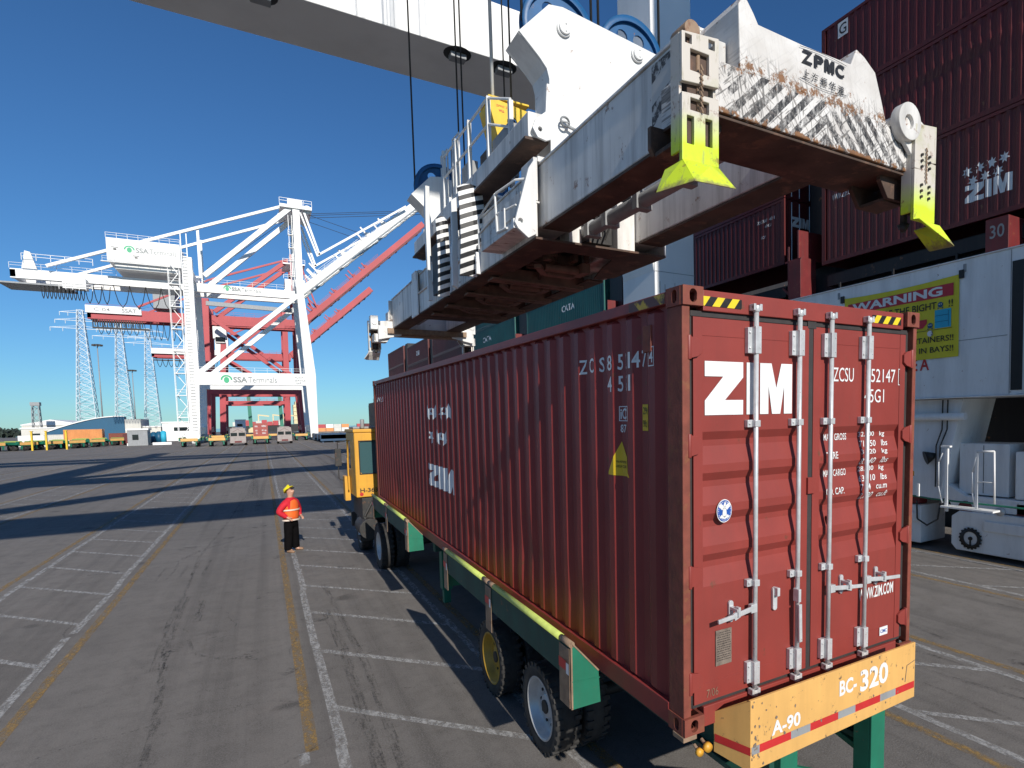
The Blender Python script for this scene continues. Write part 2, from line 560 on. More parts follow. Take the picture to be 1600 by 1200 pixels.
def asphalt():
    m, n, b = nodes('asphalt')
    c = mixc(n, ramp(n, noise(n, .16, 5), .35, .68), (.160, .146, .134), (.215, .196, .181))
    c = mixc(n, ramp(n, noise(n, 2.2, 7, .65), .46, .74, 0, .55), c, (.080, .072, .067))            # blotches
    c = mixc(n, ramp(n, noise(n, 1, 6, .6, (2.6, .035, 1)), .5, .72, 0, .62), c, (.066, .060, .056))  # tyre tracks along the lanes
    c = mixc(n, ramp(n, noise(n, 1, 5, .6, (1.1, .02, 1)), .55, .7, 0, .45), c, (.235, .215, .200))  # worn pale tracks
    c = mixc(n, ramp(n, noise(n, 7, 6, .7), .50, .74, 0, .5), c, (.085, .074, .068))
    c = mixc(n, ramp(n, noise(n, .7, 6, .6), .56, .74, 0, .35), c, (.24, .205, .185))
    v = nd(n, 'TexVoronoi', feature='DISTANCE_TO_EDGE')
    tc = nd(n, 'TexCoord')
    mp = nd(n, 'Mapping')
    mp.inputs['Scale'].default_value = (.30, .16, 1)
    wob = nd(n, 'VectorMath', operation='ADD')
    nn = nd(n, 'TexNoise')
    nn.inputs['Scale'].default_value = .9
    nn.inputs['Detail'].default_value = 6
    n.links.new(tc.outputs['Object'], nn.inputs['Vector'])
    n.links.new(tc.outputs['Object'], wob.inputs[0])
    n.links.new(nn.outputs[1], wob.inputs[1])
    n.links.new(wob.outputs[0], mp.inputs[0])
    n.links.new(mp.outputs[0], v.inputs['Vector'])
    crack = mth(n, 'MULTIPLY', ramp(n, v.outputs[0], .0, .006, .75, 0), ramp(n, noise(n, .45, 3), .48, .6))
    c = mixc(n, crack, c, (.03, .028, .027))
    spots = nd(n, 'TexVoronoi')
    spots.inputs['Scale'].default_value = .55
    n.links.new(wob.outputs[0], spots.inputs['Vector'])
    c = mixc(n, ramp(n, spots.outputs[0], .05, .13, .65, 0), c, (.028, .026, .026))               # oil drops
    grain = noise(n, 60, 4, .7)
    c = mixc(n, ramp(n, noise(n, 33, 5, .75), .56, .70, 0, .55), c, (.075, .068, .063))
    c = mixc(n, ramp(n, grain, .42, .68, 0, .62), c, (.27, .252, .238))
    n.links.new(c, b.inputs['Base Color'])
    b.inputs['Roughness'].default_value = .88
    b.inputs['Specular IOR Level'].default_value = .25
    bp = nd(n, 'Bump')
    bp.inputs['Strength'].default_value = .5
    bp.inputs['Distance'].default_value = .012
    n.links.new(grain, bp.inputs['Height'])
    n.links.new(bp.outputs[0], b.inputs['Normal'])
    return m


def worn(name, rgb, cover, scale=5, stretch=(3, .8, 1), asphalt_scale=22, amax=.9):
    """worn road paint or rubber: the asphalt shows through the gaps"""
    m, n, b = nodes(name)
    f = mth(n, 'ADD', mth(n, 'MULTIPLY', noise(n, scale, 8, .72, stretch), .6), mth(n, 'MULTIPLY', noise(n, asphalt_scale, 5, .7), .4))
    al = ramp(n, f, .56 - cover * .2, .74 - cover * .2, 0, amax)
    n.links.new(al, b.inputs['Alpha'])
    c = mixc(n, noise(n, 3, 5), tuple(x * .7 for x in rgb), tuple(min(1, x * 1.2) for x in rgb))
    n.links.new(c, b.inputs['Base Color'])
    b.inputs['Roughness'].default_value = .8
    return m


M['asphalt'] = asphalt()
M['lanewhite'] = worn('worn_white_marking', (.47, .46, .45), .82)
M['laneyellow'] = worn('worn_yellow_marking', (.40, .25, .085), .72)
M['skid'] = worn('rubber_skid', (.045, .041, .039), .42, 4, (6, .5, 1), amax=.6)
M['patch'] = worn('tar_patch', (.045, .042, .04), .3, 2, (1, 1, 1))
# ================================================================== GROUND
g = MB()
g.add([(-420, -70, 0), (15.0, -70, 0), (15.0, 520, 0), (-420, 520, 0)], [(0, 1, 2, 3)])
g.add([(15.0, -70, 0), (15.0, 520, 0), (15.0, 520, -4), (15.0, -70, -4)], [(0, 1, 2, 3)])
g.build('ground', M['asphalt'], kind='structure')
wt = MB()
wt.add([(15.0, -200, -2.6), (3000, -200, -2.6), (3000, 3000, -2.6), (15.0, 3000, -2.6)], [(0, 1, 2, 3)])
wt.add([(-2500, 520, -2.6), (15.0, 520, -2.6), (15.0, 3000, -2.6), (-2500, 3000, -2.6)], [(0, 1, 2, 3)])
wt.build('water', M['water'], kind='structure')
E0 = MB()
E0.add([(-2500, 519, -.3), (-420, 519, -.3), (-420, -70, -.3), (-2500, -70, -.3)], [(3, 2, 1, 0)])
E0.build('far_ground', M['asphalt'], kind='structure')

wh, ye, sk, pt = MB(), MB(), MB(), MB()


def line(mb, x, w, y0, y1, z=.004, dx=0.0):
    mb.add([(x - w / 2, y0, z), (x + w / 2, y0, z), (x + w / 2 + dx, y1, z), (x - w / 2 + dx, y1, z)], [(0, 1, 2, 3)])


def rung(mb, x0, x1, y, w=.09, dy=0.0):
    mb.add([(x0, y - w / 2, .006), (x1, y - w / 2 + dy, .006), (x1, y + w / 2 + dy, .006), (x0, y + w / 2, .006)], [(0, 1, 2, 3)])


for xa, xb in ((-26.5, -24.6), (-20.2, -18.4), (-12.95, -11.05), (-7.05, -5.18), (-1.70, .32), (3.97, 5.86), (9.62, 11.45)):
    y = -12.0
    while y < 190:                              # painted in slightly misaligned lengths, as in the photo
        L = random.uniform(1.8, 4.2)
        line(wh, xa + random.uniform(-.02, .02), .112, y, y + L, dx=random.uniform(-.03, .03))
        line(wh, xb + random.uniform(-.02, .02), .112, y, y + L, dx=random.uniform(-.03, .03))
        y += L + (random.uniform(.03, .2) if random.random() < .3 else 0)
    line(ye, xa - .27, .125, -12 if xa != -1.70 else 3.85, 190)
    line(ye, xb + .24, .125, -12, 190)
    y = -11.0 + {-7.05: .2, -1.70: .2, 3.97: .15}.get(xa, random.uniform(0, 2))
    y = {-7.05: 8.46 - 2.15 * 9, -1.70: 4.72 - 2.13 * 7, 3.97: .75 - 2.13 * 5, 9.62: .9 - 2.13 * 5}.get(xa, y)
    while y < 150:
        rung(wh, xa + .05, xb - .03, y, .15 + random.uniform(-.012, .015), -1.06 * (xb - xa) + random.uniform(-.06, .06))
        y += 2.14 + random.uniform(-.05, .05)
wh.add([(-2.10, 3.62, .0045), (-2.0, 3.62, .0045), (-2.0, 3.86, .0045), (-2.10, 3.86, .0045)], [(0, 1, 2, 3)])
wh.build('white_lane_marking', M['lanewhite'], kind='structure')
ye.build('yellow_lane_marking', M['laneyellow'], kind='structure')


def strip(mb, pts, w, z=.008):
    for i in range(len(pts) - 1):
        p, q = Vector((*pts[i], z)), Vector((*pts[i + 1], z))
        a = (q - p).normalized().cross(Vector((0, 0, 1))) * (w / 2)
        mb.add([p - a, p + a, q + a, q - a], [(0, 1, 2, 3)])


strip(sk, [(-3.45, 2.5), (-3.47, 5.2), (-3.7, 8.2)], .10)
strip(sk, [(-3.70, 7.4), (-3.78, 9.6), (-3.77, 11.6)], .20)
strip(sk, [(-3.8, 11.6), (-3.86, 16.0), (-3.5, 22.0), (-3.2, 30)], .07)
strip(sk, [(-3.02, 30), (-2.9, 40), (-3.2, 60)], .3)
strip(sk, [(-1.42, 3.0), (-1.36, 6.6), (-1.42, 9)], .14)
strip(sk, [(-1.22, 2.6), (-1.15, 6), (-1.3, 11)], .10)
strip(sk, [(-4.3, 15.6), (-3.9, 16.9), (-3.1, 18.1), (-2.2, 19.2)], .10)
strip(sk, [(-3.42, 9.6), (-3.44, 11.1)], .12)
strip(sk, [(-3.45, 8.6), (-3.3, 7.8), (-2.9, 7.3), (-2.5, 7.2)], .05)
for i in range(5):
    x = -4.5 + .22 * i
    strip(sk, [(x, 13.4 + random.uniform(-.3, .3)), (x + .05, 15.2 + random.uniform(-.4, .4))], .06)
for i in range(26):
    x, y = random.uniform(-24, 8), random.uniform(14, 90)
    strip(sk, [(x, y), (x + random.uniform(-.6, .6), y + random.uniform(6, 25))], random.uniform(.1, .28))
for i in range(8):
    x, y = random.uniform(4.2, 9), random.uniform(-1, 3.5)
    strip(sk, [(x, y), (x + random.uniform(-.3, .3), y + random.uniform(.8, 2.5))], random.uniform(.05, .12))
for i in range(14):                                # crooked cracks
    x, y = random.uniform(-8, -.5), random.uniform(3.5, 20)
    pts, a = [(x, y)], random.choice((0, PI / 2)) + random.uniform(-.4, .4)
    for k in range(random.randint(4, 9)):
        a += random.uniform(-.5, .5)
        pts.append((pts[-1][0] + .28 * math.cos(a), pts[-1][1] + .28 * math.sin(a)))
    strip(sk, pts, random.uniform(.012, .03))
sk.build('skid_mark', M['skid'], kind='structure')
for i in range(34):
    x, y, r = random.uniform(-9, -.4), random.uniform(4, 26), random.uniform(.06, .32)
    pts = [(x + r * random.uniform(.6, 1.2) * math.cos(a * PI / 5), y + r * 1.2 * random.uniform(.6, 1.2) * math.sin(a * PI / 5), .0095) for a in range(10)]
    pt.add(pts, [tuple(range(10))])
for i in range(8):
    x, y, r = random.uniform(4.3, 8.5), random.uniform(0, 4), random.uniform(.08, .25)
    pts = [(x + r * random.uniform(.6, 1.2) * math.cos(a * PI / 5), y + r * random.uniform(.6, 1.2) * math.sin(a * PI / 5), .0095) for a in range(10)]
    pt.add(pts, [tuple(range(10))])
pt.build('oil_stain', M['patch'], kind='structure')

# ================================================================== THE CONTAINER
CL, CW, CH = 12.192, 2.438, 2.896
PITCH, DEP = .278, .036
Y0C, Y1C = .19, 12.0


def corr(y):
    """depth of the side wall corrugation at y: 0 = outer face, DEP = recessed"""
    t = ((y - Y0C) % PITCH) / PITCH
    if t < .26: return DEP
    if t < .50: return DEP * (1 - (t - .26) / .24)
    if t < .76: return 0.0
    return DEP * (t - .76) / .24


BREAKS = []
k = 0
while Y0C + k * PITCH < Y1C:
    BREAKS += [Y0C + (k + t) * PITCH for t in (0, .26, .50, .76)]
    k += 1
BREAKS = [b for b in BREAKS if b < Y1C] + [Y1C]

cont = thing('shipping_container', 'maroon forty foot container with white locking bars, loaded on the trailer in the foreground', 'container', (0, 0, 0), rig=True)
WX = .014                                        # wall set back from the rails


DENTS = ((2.6, .72, .35, .22, .016), (3.9, 1.1, .5, .3, .012), (4.4, .55, .25, .15, .014), (8.2, .9, .6, .35, .014), (9.6, .6, .3, .25, .016), (1.5, .55, .3, .2, .010))


def side_wall(xout, sgn):
    mb = MB()
    ys = sorted(set(BREAKS + [Y0C, Y1C]))
    zs = [.155, .19, .38, .55, .72, .9, 1.1, 1.35, 1.6, CH - .125, CH - .09]
    vs = []
    for y in ys:
        d = corr(min(y, Y1C - 1e-4))
        for i, z in enumerate(zs):
            e = sum(a * math.exp(-((y - yc) / wy) ** 2 - ((z - zc) / wz) ** 2) for yc, zc, wy, wz, a in DENTS)
            vs.append((xout + sgn * (WX + (DEP if i in (0, len(zs) - 1) else d + (e if 1 < i < len(zs) - 2 else 0))), y, z))
    n = len(zs)
    fs = [(i * n + j, (i + 1) * n + j, (i + 1) * n + j + 1, i * n + j + 1) for i in range(len(ys) - 1) for j in range(n - 1)]
    mb.add(vs, fs)
    return mb


side_wall(0, 1).build('side_wall', M['maroonside'], cont)
side_wall(CW, -1).build('side_wall', M['maroonside'], cont)
mb = MB()
for x0, x1 in ((.0, .06), (CW - .06, CW)):
    mb.box(x0, x1, .178, CL - .178, CH - .09, CH - .012)
    mb.box(x0, x1, .178, CL - .178, .012, .165)
mb.box(.08, CW - .08, CL - .09, CL - .02, .02, .16)
mb.box(.08, CW - .08, CL - .09, CL - .02, CH - .12, CH - .02)
mb.box(.03, CW - .03, CL - .06, CL - .035, .16, CH - .12)
mb.box(.06, CW - .06, .1, CL - .1, CH - .05, CH - .03)          # roof
mb.box(.05, CW - .05, .1, CL - .1, .10, .14)                     # floor
mb.build('frame', M['maroonside'], cont, .006)
mb = MB()
for x0, x1 in ((0.004, .16), (CW - .16, CW - .004)):
    mb.box(x0 + (0 if x0 < 1 else .112), x0 + (.06 if x0 < 1 else .156), .012, .176, .118, CH - .118)
    if x0 < 1:
        mb.box(.06, .085, .05, .17, .118, CH - .118)
    mb.cut()
    mb.box(x0, x1, CL - .17, CL - .012, .118, CH - .118)
    mb.cut()
mb.build('corner_post', M['rustmaroon'], cont, .006)
mb = MB()
mb.box(.178, CW - .178, .020, .10, CH - .142, CH - .012)
mb.build('door_header', M['maroon'], cont, .005)
mb = MB()
mb.box(.178, CW - .178, .022, .11, .012, .15)
mb.build('door_sill', M['maroon'], cont, .005)


def slot(cx, cz, rx, rz, n=16):
    k = max(rz - rx, rx - rz, 0)
    out = []
    for i in range(n):
        a = 2 * PI * i / n
        u, v = min(rx, rz) * math.cos(a), min(rx, rz) * math.sin(a)
        if rz >= rx: v += k * (1 if v >= 0 else -1)
        else: u += k * (1 if u >= 0 else -1)
        out.append((cx + u, cz + v))
    return out


def casting(x0, y0, z0, sx, sy, sz, near):
    """hollow corner casting with its holes in the end face, the side face and the top or bottom"""
    mb = MB()
    X, Y, Z = .162, .178, .118
    x1, y1, z1 = x0 + X, y0 + Y, z0 + Z
    t = .028
    ye0, ye1 = (y0, y0 + t) if near else (y1 - t, y1)
    mb.frame([(x0, z0), (x1, z0), (x1, z1), (x0, z1)], [slot(x0 + X * .5, z0 + Z * .5, .030, .042)], 'y', ye0, ye1)
    xe0, xe1 = (x0 - .002, x0 + t) if sx < 0 else (x1 - t, x1 + .002)
    ya, yb = (y0 + t, y1) if near else (y0, y1 - t)
    mb.frame([(ya, z0), (yb, z0), (yb, z1), (ya, z1)], [slot(y0 + Y * .5, z0 + Z * .5, .026, .042)], 'x', xe0, xe1)
    xo0, xo1 = (x1 - .02, x1) if sx < 0 else (x0, x0 + .02)
    mb.box(xo0, xo1, ya, yb, z0, z1)
    a0, a1 = (x0 + t, x1 - .02) if sx < 0 else (x0 + .02, x1 - t)
    zt0, zt1 = (z1 - t, z1) if sz > 0 else (z0, z0 + t)
    mb.frame([(a0, ya), (a1, ya), (a1, yb), (a0, yb)], [slot(x0 + X * .5, y0 + Y * .5, .030, .055)], 'z', zt0, zt1)
    return mb


for x0, sx in ((-.002, -1), (CW - .160, 1)):
    for y0, near in ((-.004, True), (CL - .174, False)):
        for z0, sz in ((-.0, -1), (CH - .118, 1)):
            casting(x0, y0, z0, sx, 0, sz, near).build('corner_casting', M['rustmaroon'], cont)

# ---- doors: flat panel on top, four horizontal channels below
ZP = [(.175, 0), (.92, 0)]
for z0 in (1.10, 1.37, 1.64, 1.91):
    ZP += [(z0 - .14, .0), (z0 - .02, .034), (z0 + .02, .034), (z0 + .075, 0)]
ZP += [(2.715, 0)]


def door(x0, x1, name):
    mb = MB()
    YD = .036
    xa, xb = x0 + .075, x1 - .07
    for i in range(len(ZP) - 1):
        (z0, d0), (z1, d1) = ZP[i], ZP[i + 1]
        mb.add([(xa, YD + d0, z0), (xb, YD + d0, z0), (xb, YD + d1, z1), (xa, YD + d1, z1)], [(0, 1, 2, 3)])
        if d0 or d1:                              # ends of each channel
            for x in (xa, xb):
                mb.add([(x, YD + .0005, z0), (x, YD + d0, z0), (x, YD + d1, z1), (x, YD + .0005, z1)], [(0, 1, 2, 3)])
    mb.box(x0, xa - .0005, YD - .004, YD + .05, .175, 2.715)
    mb.box(xb + .0005, x1, YD - .004, YD + .05, .175, 2.715)
    mb.box(xa, xb, YD - .003, YD + .03, 2.600, 2.603)
    mb.box(xa, xb, YD - .003, YD + .03, .30, .303)
    return mb.build(name, M['maroon'], cont, .003)


dl = door(.105, 1.165, 'door')
dr = door(1.215, 2.315, 'door')
mb = MB()
mb.box(.090, 2.345, .040, .075, 2.718, 2.754)
mb.box(.10, 2.33, .040, .075, .150, .172)
mb.box(1.168, 1.212, .034, .075, .172, 2.718)
mb.box(2.318, 2.388, .06, .09, .150, 2.75)  # dark strip filling the recess by the right post, in place of its shade
mb.box(.088, .102, .045, .08, .150, 2.75)
mb.box(1.15, 1.24, .030, .05, 2.70, 2.765)
mb.build('door_gasket_and_dark_gap', M['gasket'], cont, .003)
mb = MB()
mb.box(1.150, 1.228, .012, .034, 1.50, 1.62)
mb.build('door_latch', M['maroon'], cont, .003)
# hinges
for z in (2.52, 1.90, 1.05, .34):
    for s in (0, 1):
        mb = MB()
        xs = (lambda x: x) if s == 0 else (lambda x: CW - x)
        a = [(xs(.064), z - .07), (xs(.13), z - .055), (xs(.165), z - .03), (xs(.165), z + .03), (xs(.13), z + .055), (xs(.064), z + .07)]
        mb.prism(a, 'y', .012, .031)
        mb.cyl((xs(.060), .018, z - .075), (xs(.060), .018, z + .075), .016, 8)
        mb.build('door_hinge', M['maroon'], cont, .002)
# locking bars with brackets, cams and handles
RODS = (.603, 1.02, 1.355, 1.782)
YR = -.012
for i, x in enumerate(RODS):
    mb = MB()
    mb.cyl((x, YR, .19), (x, YR, 2.80), .0175, 12)
    rod = mb.build('locking_bar', M['rod'], cont)
    for zc, hh in ((2.585, .085), (.30, .075)):
        mb = MB()
        mb.box(x - .060, x + .026, YR + .012, .033, zc - hh, zc + hh)
        mb.box(x - .026, x + .026, YR - .024, YR + .03, zc - hh * 1.05, zc + hh * 1.05)
        for q in (-.6, .6):
            mb.cyl((x - .045, YR + .014, zc + q * hh), (x - .045, YR + .004, zc + q * hh), .008, 6)
            mb.cyl((x + .012, YR - .022, zc + q * hh), (x + .012, YR - .029, zc + q * hh), .005, 6)
        mb.build('bar_bracket', M['rod'], rod, .003)
    for zc in (2.03, .935):
        mb = MB()
        mb.box(x - .062, x + .024, YR + .012, .033, zc - .025, zc + .025)
        mb.box(x - .024, x + .024, YR - .022, YR + .03, zc - .022, zc + .022)
        mb.cyl((x - .045, YR + .014, zc), (x - .045, YR + .004, zc), .009, 6)
        mb.build('bar_bracket', M['rod'], rod, .003)
    for zc, sg in ((2.80, 1), (.165, -1)):
        mb = MB()
        mb.cyl((x, YR, zc - .03), (x, YR, zc + .012), .024, 10)
        mb.box(x - .040, x + .034, YR - .020, YR + .004, zc - .012, zc + .012)
        mb.box(x - .040, x - .020, YR - .022, YR + .026, zc - .022, zc + .022)
        mb.box(x + .016, x + .036, YR - .022, YR + .026, zc - .022, zc + .022)
        mb.build('cam', M['rod'], rod, .003)
    if i != 1:
        s = -1 if i == 0 else 1
        ln = (.37, 0, .335, .385)[i]
        mb = MB()
        zb = .765
        mb.box(min(x, x + s * .055), max(x, x + s * .055), YR - .024, YR + .012, zb - .032, zb + .028)
        mb.bar((x + s * .05, YR - .02, zb), (x + s * .17, YR - .028, zb - .012), .014, .034)
        mb.bar((x + s * .17, YR - .030, zb - .005), (x + s * .225, YR - .034, zb - .022), .018, .05)
        mb.bar((x + s * .22, YR - .036, zb - .014), (x + s * ln, YR - .046, zb - .022), .016, .028)
        mb.build('bar_handle', M['rod'], rod, .004)
        mb = MB()
        xx = x + s * .19
        mb.prism(slot(xx, zb - .005, .020, .075), 'y', .016, .034)
        mb.box(xx - .016, xx + .016, YR - .05, .02, zb + .010, zb + .032)
        mb.box(xx - .010, xx + .010, YR - .055, YR - .02, zb - .02, zb + .045)
        mb.build('handle_catch', M['rod'], cont, .003)
    else:
        mb = MB()
        mb.prism(slot(.825, .775, .022, .085), 'y', .014, .034)
        mb.box(.812, .838, -.02, .016, .80, .86)
        mb.build('handle_catch', M['rod'], cont, .003)
        mb = MB()
        mb.box(x - .034, x - .008, YR - .045, YR + .01, .735, .83)
        mb.bar((x - .02, YR - .042, .72), (x - .010, YR - .040, .44), .03, .018)
        mb.build('bar_handle', M['rod'], rod, .004)
mb = MB()
mb.prism(slot(1.40, 1.285, .02, .035), 'y', .02, .034)
mb.build('door_retainer', M['maroon'], cont)
mb = MB()
mb.box(.285, .425, .026, .033, .40, .645)
dp = mb.build('data_plate', M['plate'], cont, .002)
mb = MB()
for r in range(13):
    z = .625 - r * .016
    xx = .295 + (.02 if r in (0, 1) else 0)
    while xx < .405:
        L = random.uniform(.006, .022)
        mb.box(xx, min(xx + L, .415), .0250, .026, z, z + .005)
        xx += L + .005
mb.build('plate_lettering', M['gasket'], dp)
# hazard tape on the header
for x0, x1 in ((.172, .50), (1.86, 2.225)):
    mb = MB()
    mb.box(x0, x1, .0165, .0195, 2.785, 2.845)
    mb.build('hazard_tape', M['hazard'], cont)
mb = MB()
mb.box(-.0015, -.0005, .19, .62, CH - .085, CH - .02)
mb.build('hazard_tape', M['hazardside'], cont)
# vent
mb = MB()
mb.box(.005, .03, .36, .46, 2.52, 2.70)
mb.build('air_vent', M['rustmaroon'], cont, .005)

# ---- lettering on the doors
YL = .0325
mb = MB()
put(mb, ZIM, (.197, YL - .002, 2.092), (.795, 0, 0), (0, 0, .348))
text(mb, 'ZCSU', (1.432, YL, 2.325), (.235, 0, 0), (0, 0, .105))
text(mb, '852147', (1.812, YL, 2.325), (.375, 0, 0), (0, 0, .105))
text(mb, '4', (2.246, YL, 2.328), (.034, 0, 0), (0, 0, .085))
for a, b, c, d in ((2.226, 2.300, 2.305, 2.311), (2.226, 2.300, 2.431, 2.437), (2.226, 2.232, 2.311, 2.431), (2.294, 2.300, 2.311, 2.431)):
    mb.add([(a, YL, c), (b, YL, c), (b, YL, d), (a, YL, d)], [(0, 1, 2, 3)])
text(mb, '45G1', (1.800, YL, 2.165), (.245, 0, 0), (0, 0, .105))
text(mb, 'WWW.ZIM.COM', (1.775, YL, .575), (.445, 0, 0), (0, 0, .095), .02)
dlet = mb.build('door_lettering', M['white'], cont)


def ydoor(z):
    for i in range(len(ZP) - 1):
        (z0, d0), (z1, d1) = ZP[i], ZP[i + 1]
        if z0 <= z <= z1:
            return .036 + d0 + (d1 - d0) * (z - z0) / max(z1 - z0, 1e-6)
    return .036


def drape_z(mb, body, x, z, w, h, bold=0.0, shear=0.0):
    """text bent over the door channels: cut at the channel folds, each point laid on the surface"""
    vs, fs = text_poly(body, bold)
    bm = bmesh.new()
    bv = [bm.verts.new((x + a * w + shear * b * h, 0, z + b * h)) for a, b in vs]
    for f in fs:
        try:
            bm.faces.new([bv[i] for i in f])
        except ValueError:
            pass
    for zz, _ in ZP:
        if z < zz < z + h:
            bmesh.ops.bisect_plane(bm, geom=bm.verts[:] + bm.edges[:] + bm.faces[:], plane_co=(0, 0, zz), plane_no=(0, 0, 1))
    bm.verts.index_update()
    mb.add([(v.co.x, ydoor(v.co.z) - .004, v.co.z) for v in bm.verts], [tuple(v.index for v in f.verts) for f in bm.faces])
    bm.free()


mb = MB()
for i, (a, b, c) in enumerate((('MAX. GROSS', '32.500   kg', '71.650   lbs'), ('TARE', '3.920   kg', '8.640   lbs'),
                               ('MAX. CARGO', '28.580   kg', '63.010   lbs'), ('CU. CAP.', '76.4   cu.m', '2.700   cu.ft'))):
    z = 1.885 - i * .138
    drape_z(mb, a, 1.372, z - .005, .026 * len(a) if i != 1 else .13, .052, .008)
    drape_z(mb, b, 1.775, z, .33, .050, .008)
    drape_z(mb, c, 1.765, z - .068, .355, .048, .006, .25)
mb.build('door_lettering', M['white'], cont)
# seal sticker
mb = MB()
put(mb, disc(.353, 1.455, .066, .078), (0, ydoor(1.455) - .016, 0), (1, 0, 0), (0, 0, 1))
st = mb.build('seal_sticker', M['white'], cont)
mb = MB()
put(mb, disc(.353, 1.455, .061, .072), (0, ydoor(1.455) - .0175, 0), (1, 0, 0), (0, 0, 1))
mb.build('sticker_disc', M['stickerblue'], st)
mb = MB()
yy = ydoor(1.455) - .019
E_ = [((.353, 1.485), (.315, 1.510), (.300, 1.490), (.330, 1.462), (.353, 1.47)), ((.353, 1.485), (.391, 1.510), (.406, 1.490), (.376, 1.462), (.353, 1.47)),
      ((.340, 1.475), (.366, 1.475), (.372, 1.425), (.353, 1.41), (.334, 1.425)), ((.345, 1.50), (.353, 1.515), (.366, 1.508), (.360, 1.48), (.345, 1.48)),
      ((.325, 1.43), (.31, 1.412), (.353, 1.40), (.396, 1.412), (.381, 1.43), (.353, 1.418))]
for p in E_:
    mb.add([(a, yy, b) for a, b in p], [tuple(range(len(p)))])
for i in range(30):
    a = 2 * PI * i / 30
    put(mb, disc(.353 + .052 * math.cos(a), 1.455 + .062 * math.sin(a), .0035 if i % 4 else .0018, n=6), (0, yy, 0), (1, 0, 0), (0, 0, 1))
mb.build('sticker_emblem', M['white'], st)
mb = MB()
mb.box(2.045, 2.15, .028, .0315, .235, .305)
cs = mb.build('maker_sticker', M['white'], cont)
mb = MB()
text(mb, 'CIMC', (2.055, .027, .255), (.085, 0, 0), (0, 0, .03), .02)
mb.build('sticker_lettering', M['stickerblue'], cs)
# chalk scrawl
mb = MB()
text(mb, '7/06', (.21, YL - .001, .20), (.10, 0, 0), (0, 0, .055), -.012)
mb.build('chalk_mark', M['tan'], cont)


# ---- lettering on the corrugated side (cut at every fold, laid on the folds)
def drape_y(mb, vf, y0, y1, z0, z1, lift=.003, breaks=None, fn=None, wx=None):
    """unit polygons; u runs from y0 (left, far) to y1 (right, near)"""
    vs, fs = vf
    breaks, fn, wx = breaks or BREAKS, fn or corr, WX if wx is None else wx
    bm = bmesh.new()
    bv = [bm.verts.new((0, y0 + a * (y1 - y0), z0 + b * (z1 - z0))) for a, b in vs]
    for f in fs:
        try:
            bm.faces.new([bv[i] for i in f])
        except ValueError:
            pass
    lo, hi = min(y0, y1), max(y0, y1)
    for b in breaks:
        if lo < b < hi:
            bmesh.ops.bisect_plane(bm, geom=bm.verts[:] + bm.edges[:] + bm.faces[:], plane_co=(0, b, 0), plane_no=(0, 1, 0))
    bm.verts.index_update()
    vv = []
    for v in bm.verts:
        s = (fn(v.co.y + 1e-3) - fn(v.co.y - 1e-3)) / 2e-3
        l = math.sqrt(1 + s * s)
        vv.append((wx + fn(v.co.y) - lift * l, v.co.y, v.co.z))
    mb.add(vv, [tuple(v.index for v in f.verts) for f in bm.faces])
    bm.free()


mb = MB()
for ch, ya, yb, zq in (('Z', 1.43, 1.345, 2.43), ('C', 1.24, 1.17, 2.43), ('S', 1.12, 1.06, 2.43), ('U', 1.02, .965, 2.43), ('8', .955, .892, 2.43), ('5', .842, .785, 2.43), ('2', .745, .69, 2.43),
                       ('1', .662, .632, 2.43), ('4', .612, .548, 2.43), ('7', .532, .474, 2.43), ('4', .955, .892, 2.27), ('5', .842, .785, 2.27), ('G', .745, .685, 2.27), ('1', .662, .632, 2.27)):
    drape_y(mb, text_poly(ch, .012), ya, yb, zq, zq + .115)
drape_y(mb, text_poly('4', .01), .392, .348, 2.45, 2.53)
for a, b, c, d in ((.405, .335, 2.425, 2.432), (.405, .335, 2.55, 2.557), (.405, .399, 2.432, 2.55), (.341, .335, 2.432, 2.55)):
    drape_y(mb, ([(0, 0), (1, 0), (1, 1), (0, 1)], [(0, 1, 2, 3)]), a, b, c, d)
drape_y(mb, text_poly('iC', .02), .825, .745, 2.065, 2.145)
for a, b, c, d in ((.835, .675, 2.05, 2.056), (.835, .675, 2.155, 2.161), (.835, .829, 2.056, 2.155), (.681, .675, 2.056, 2.155), (.762, .757, 2.056, 2.155)):
    drape_y(mb, ([(0, 0), (1, 0), (1, 1), (0, 1)], [(0, 1, 2, 3)]), a, b, c, d)
drape_y(mb, text_poly('87', .01), .825, .748, 1.965, 2.025)
drape_y(mb, ZIM, 6.95, 5.35, .95, 1.30)
for i in range(4):
    drape_y(mb, star(.5, .5, .5), 6.95 - i * .40, 6.60 - i * .40, 2.0, 2.26)
for i in range(3):
    drape_y(mb, star(.5, .5, .5), 6.78 - i * .40, 6.43 - i * .40, 1.62, 1.88)
drape_y(mb, text_poly('WWW.ZIM.COM'), 11.75, 10.9, 2.38, 2.50)
mb.build('side_lettering', M['white'], cont)
mb = MB()
drape_y(mb, ([(0, 0), (1, 0), (1, 1), (0, 1)], [(0, 1, 2, 3)]), .53, .43, 1.985, 2.17)
mb.cut()
drape_y(mb, ([(0, 0), (1, 0), (.5, 1)], [(0, 1, 2)]), .97, .66, 1.64, 1.90)
sg = mb.build('warning_decal', M['yellowpaint'], cont)
mb = MB()
drape_y(mb, text_poly('29ft'), .52, .445, 2.10, 2.15, .005)
drape_y(mb, text_poly('9ft 6'), .52, .445, 2.01, 2.06, .005)
drape_y(mb, text_poly('WARNING'), .86, .75, 1.735, 1.755, .005)
drape_y(mb, text_poly('HIGH CUBE'), .86, .75, 1.70, 1.72, .005)
mb.build('decal_lettering', M['black'], sg)
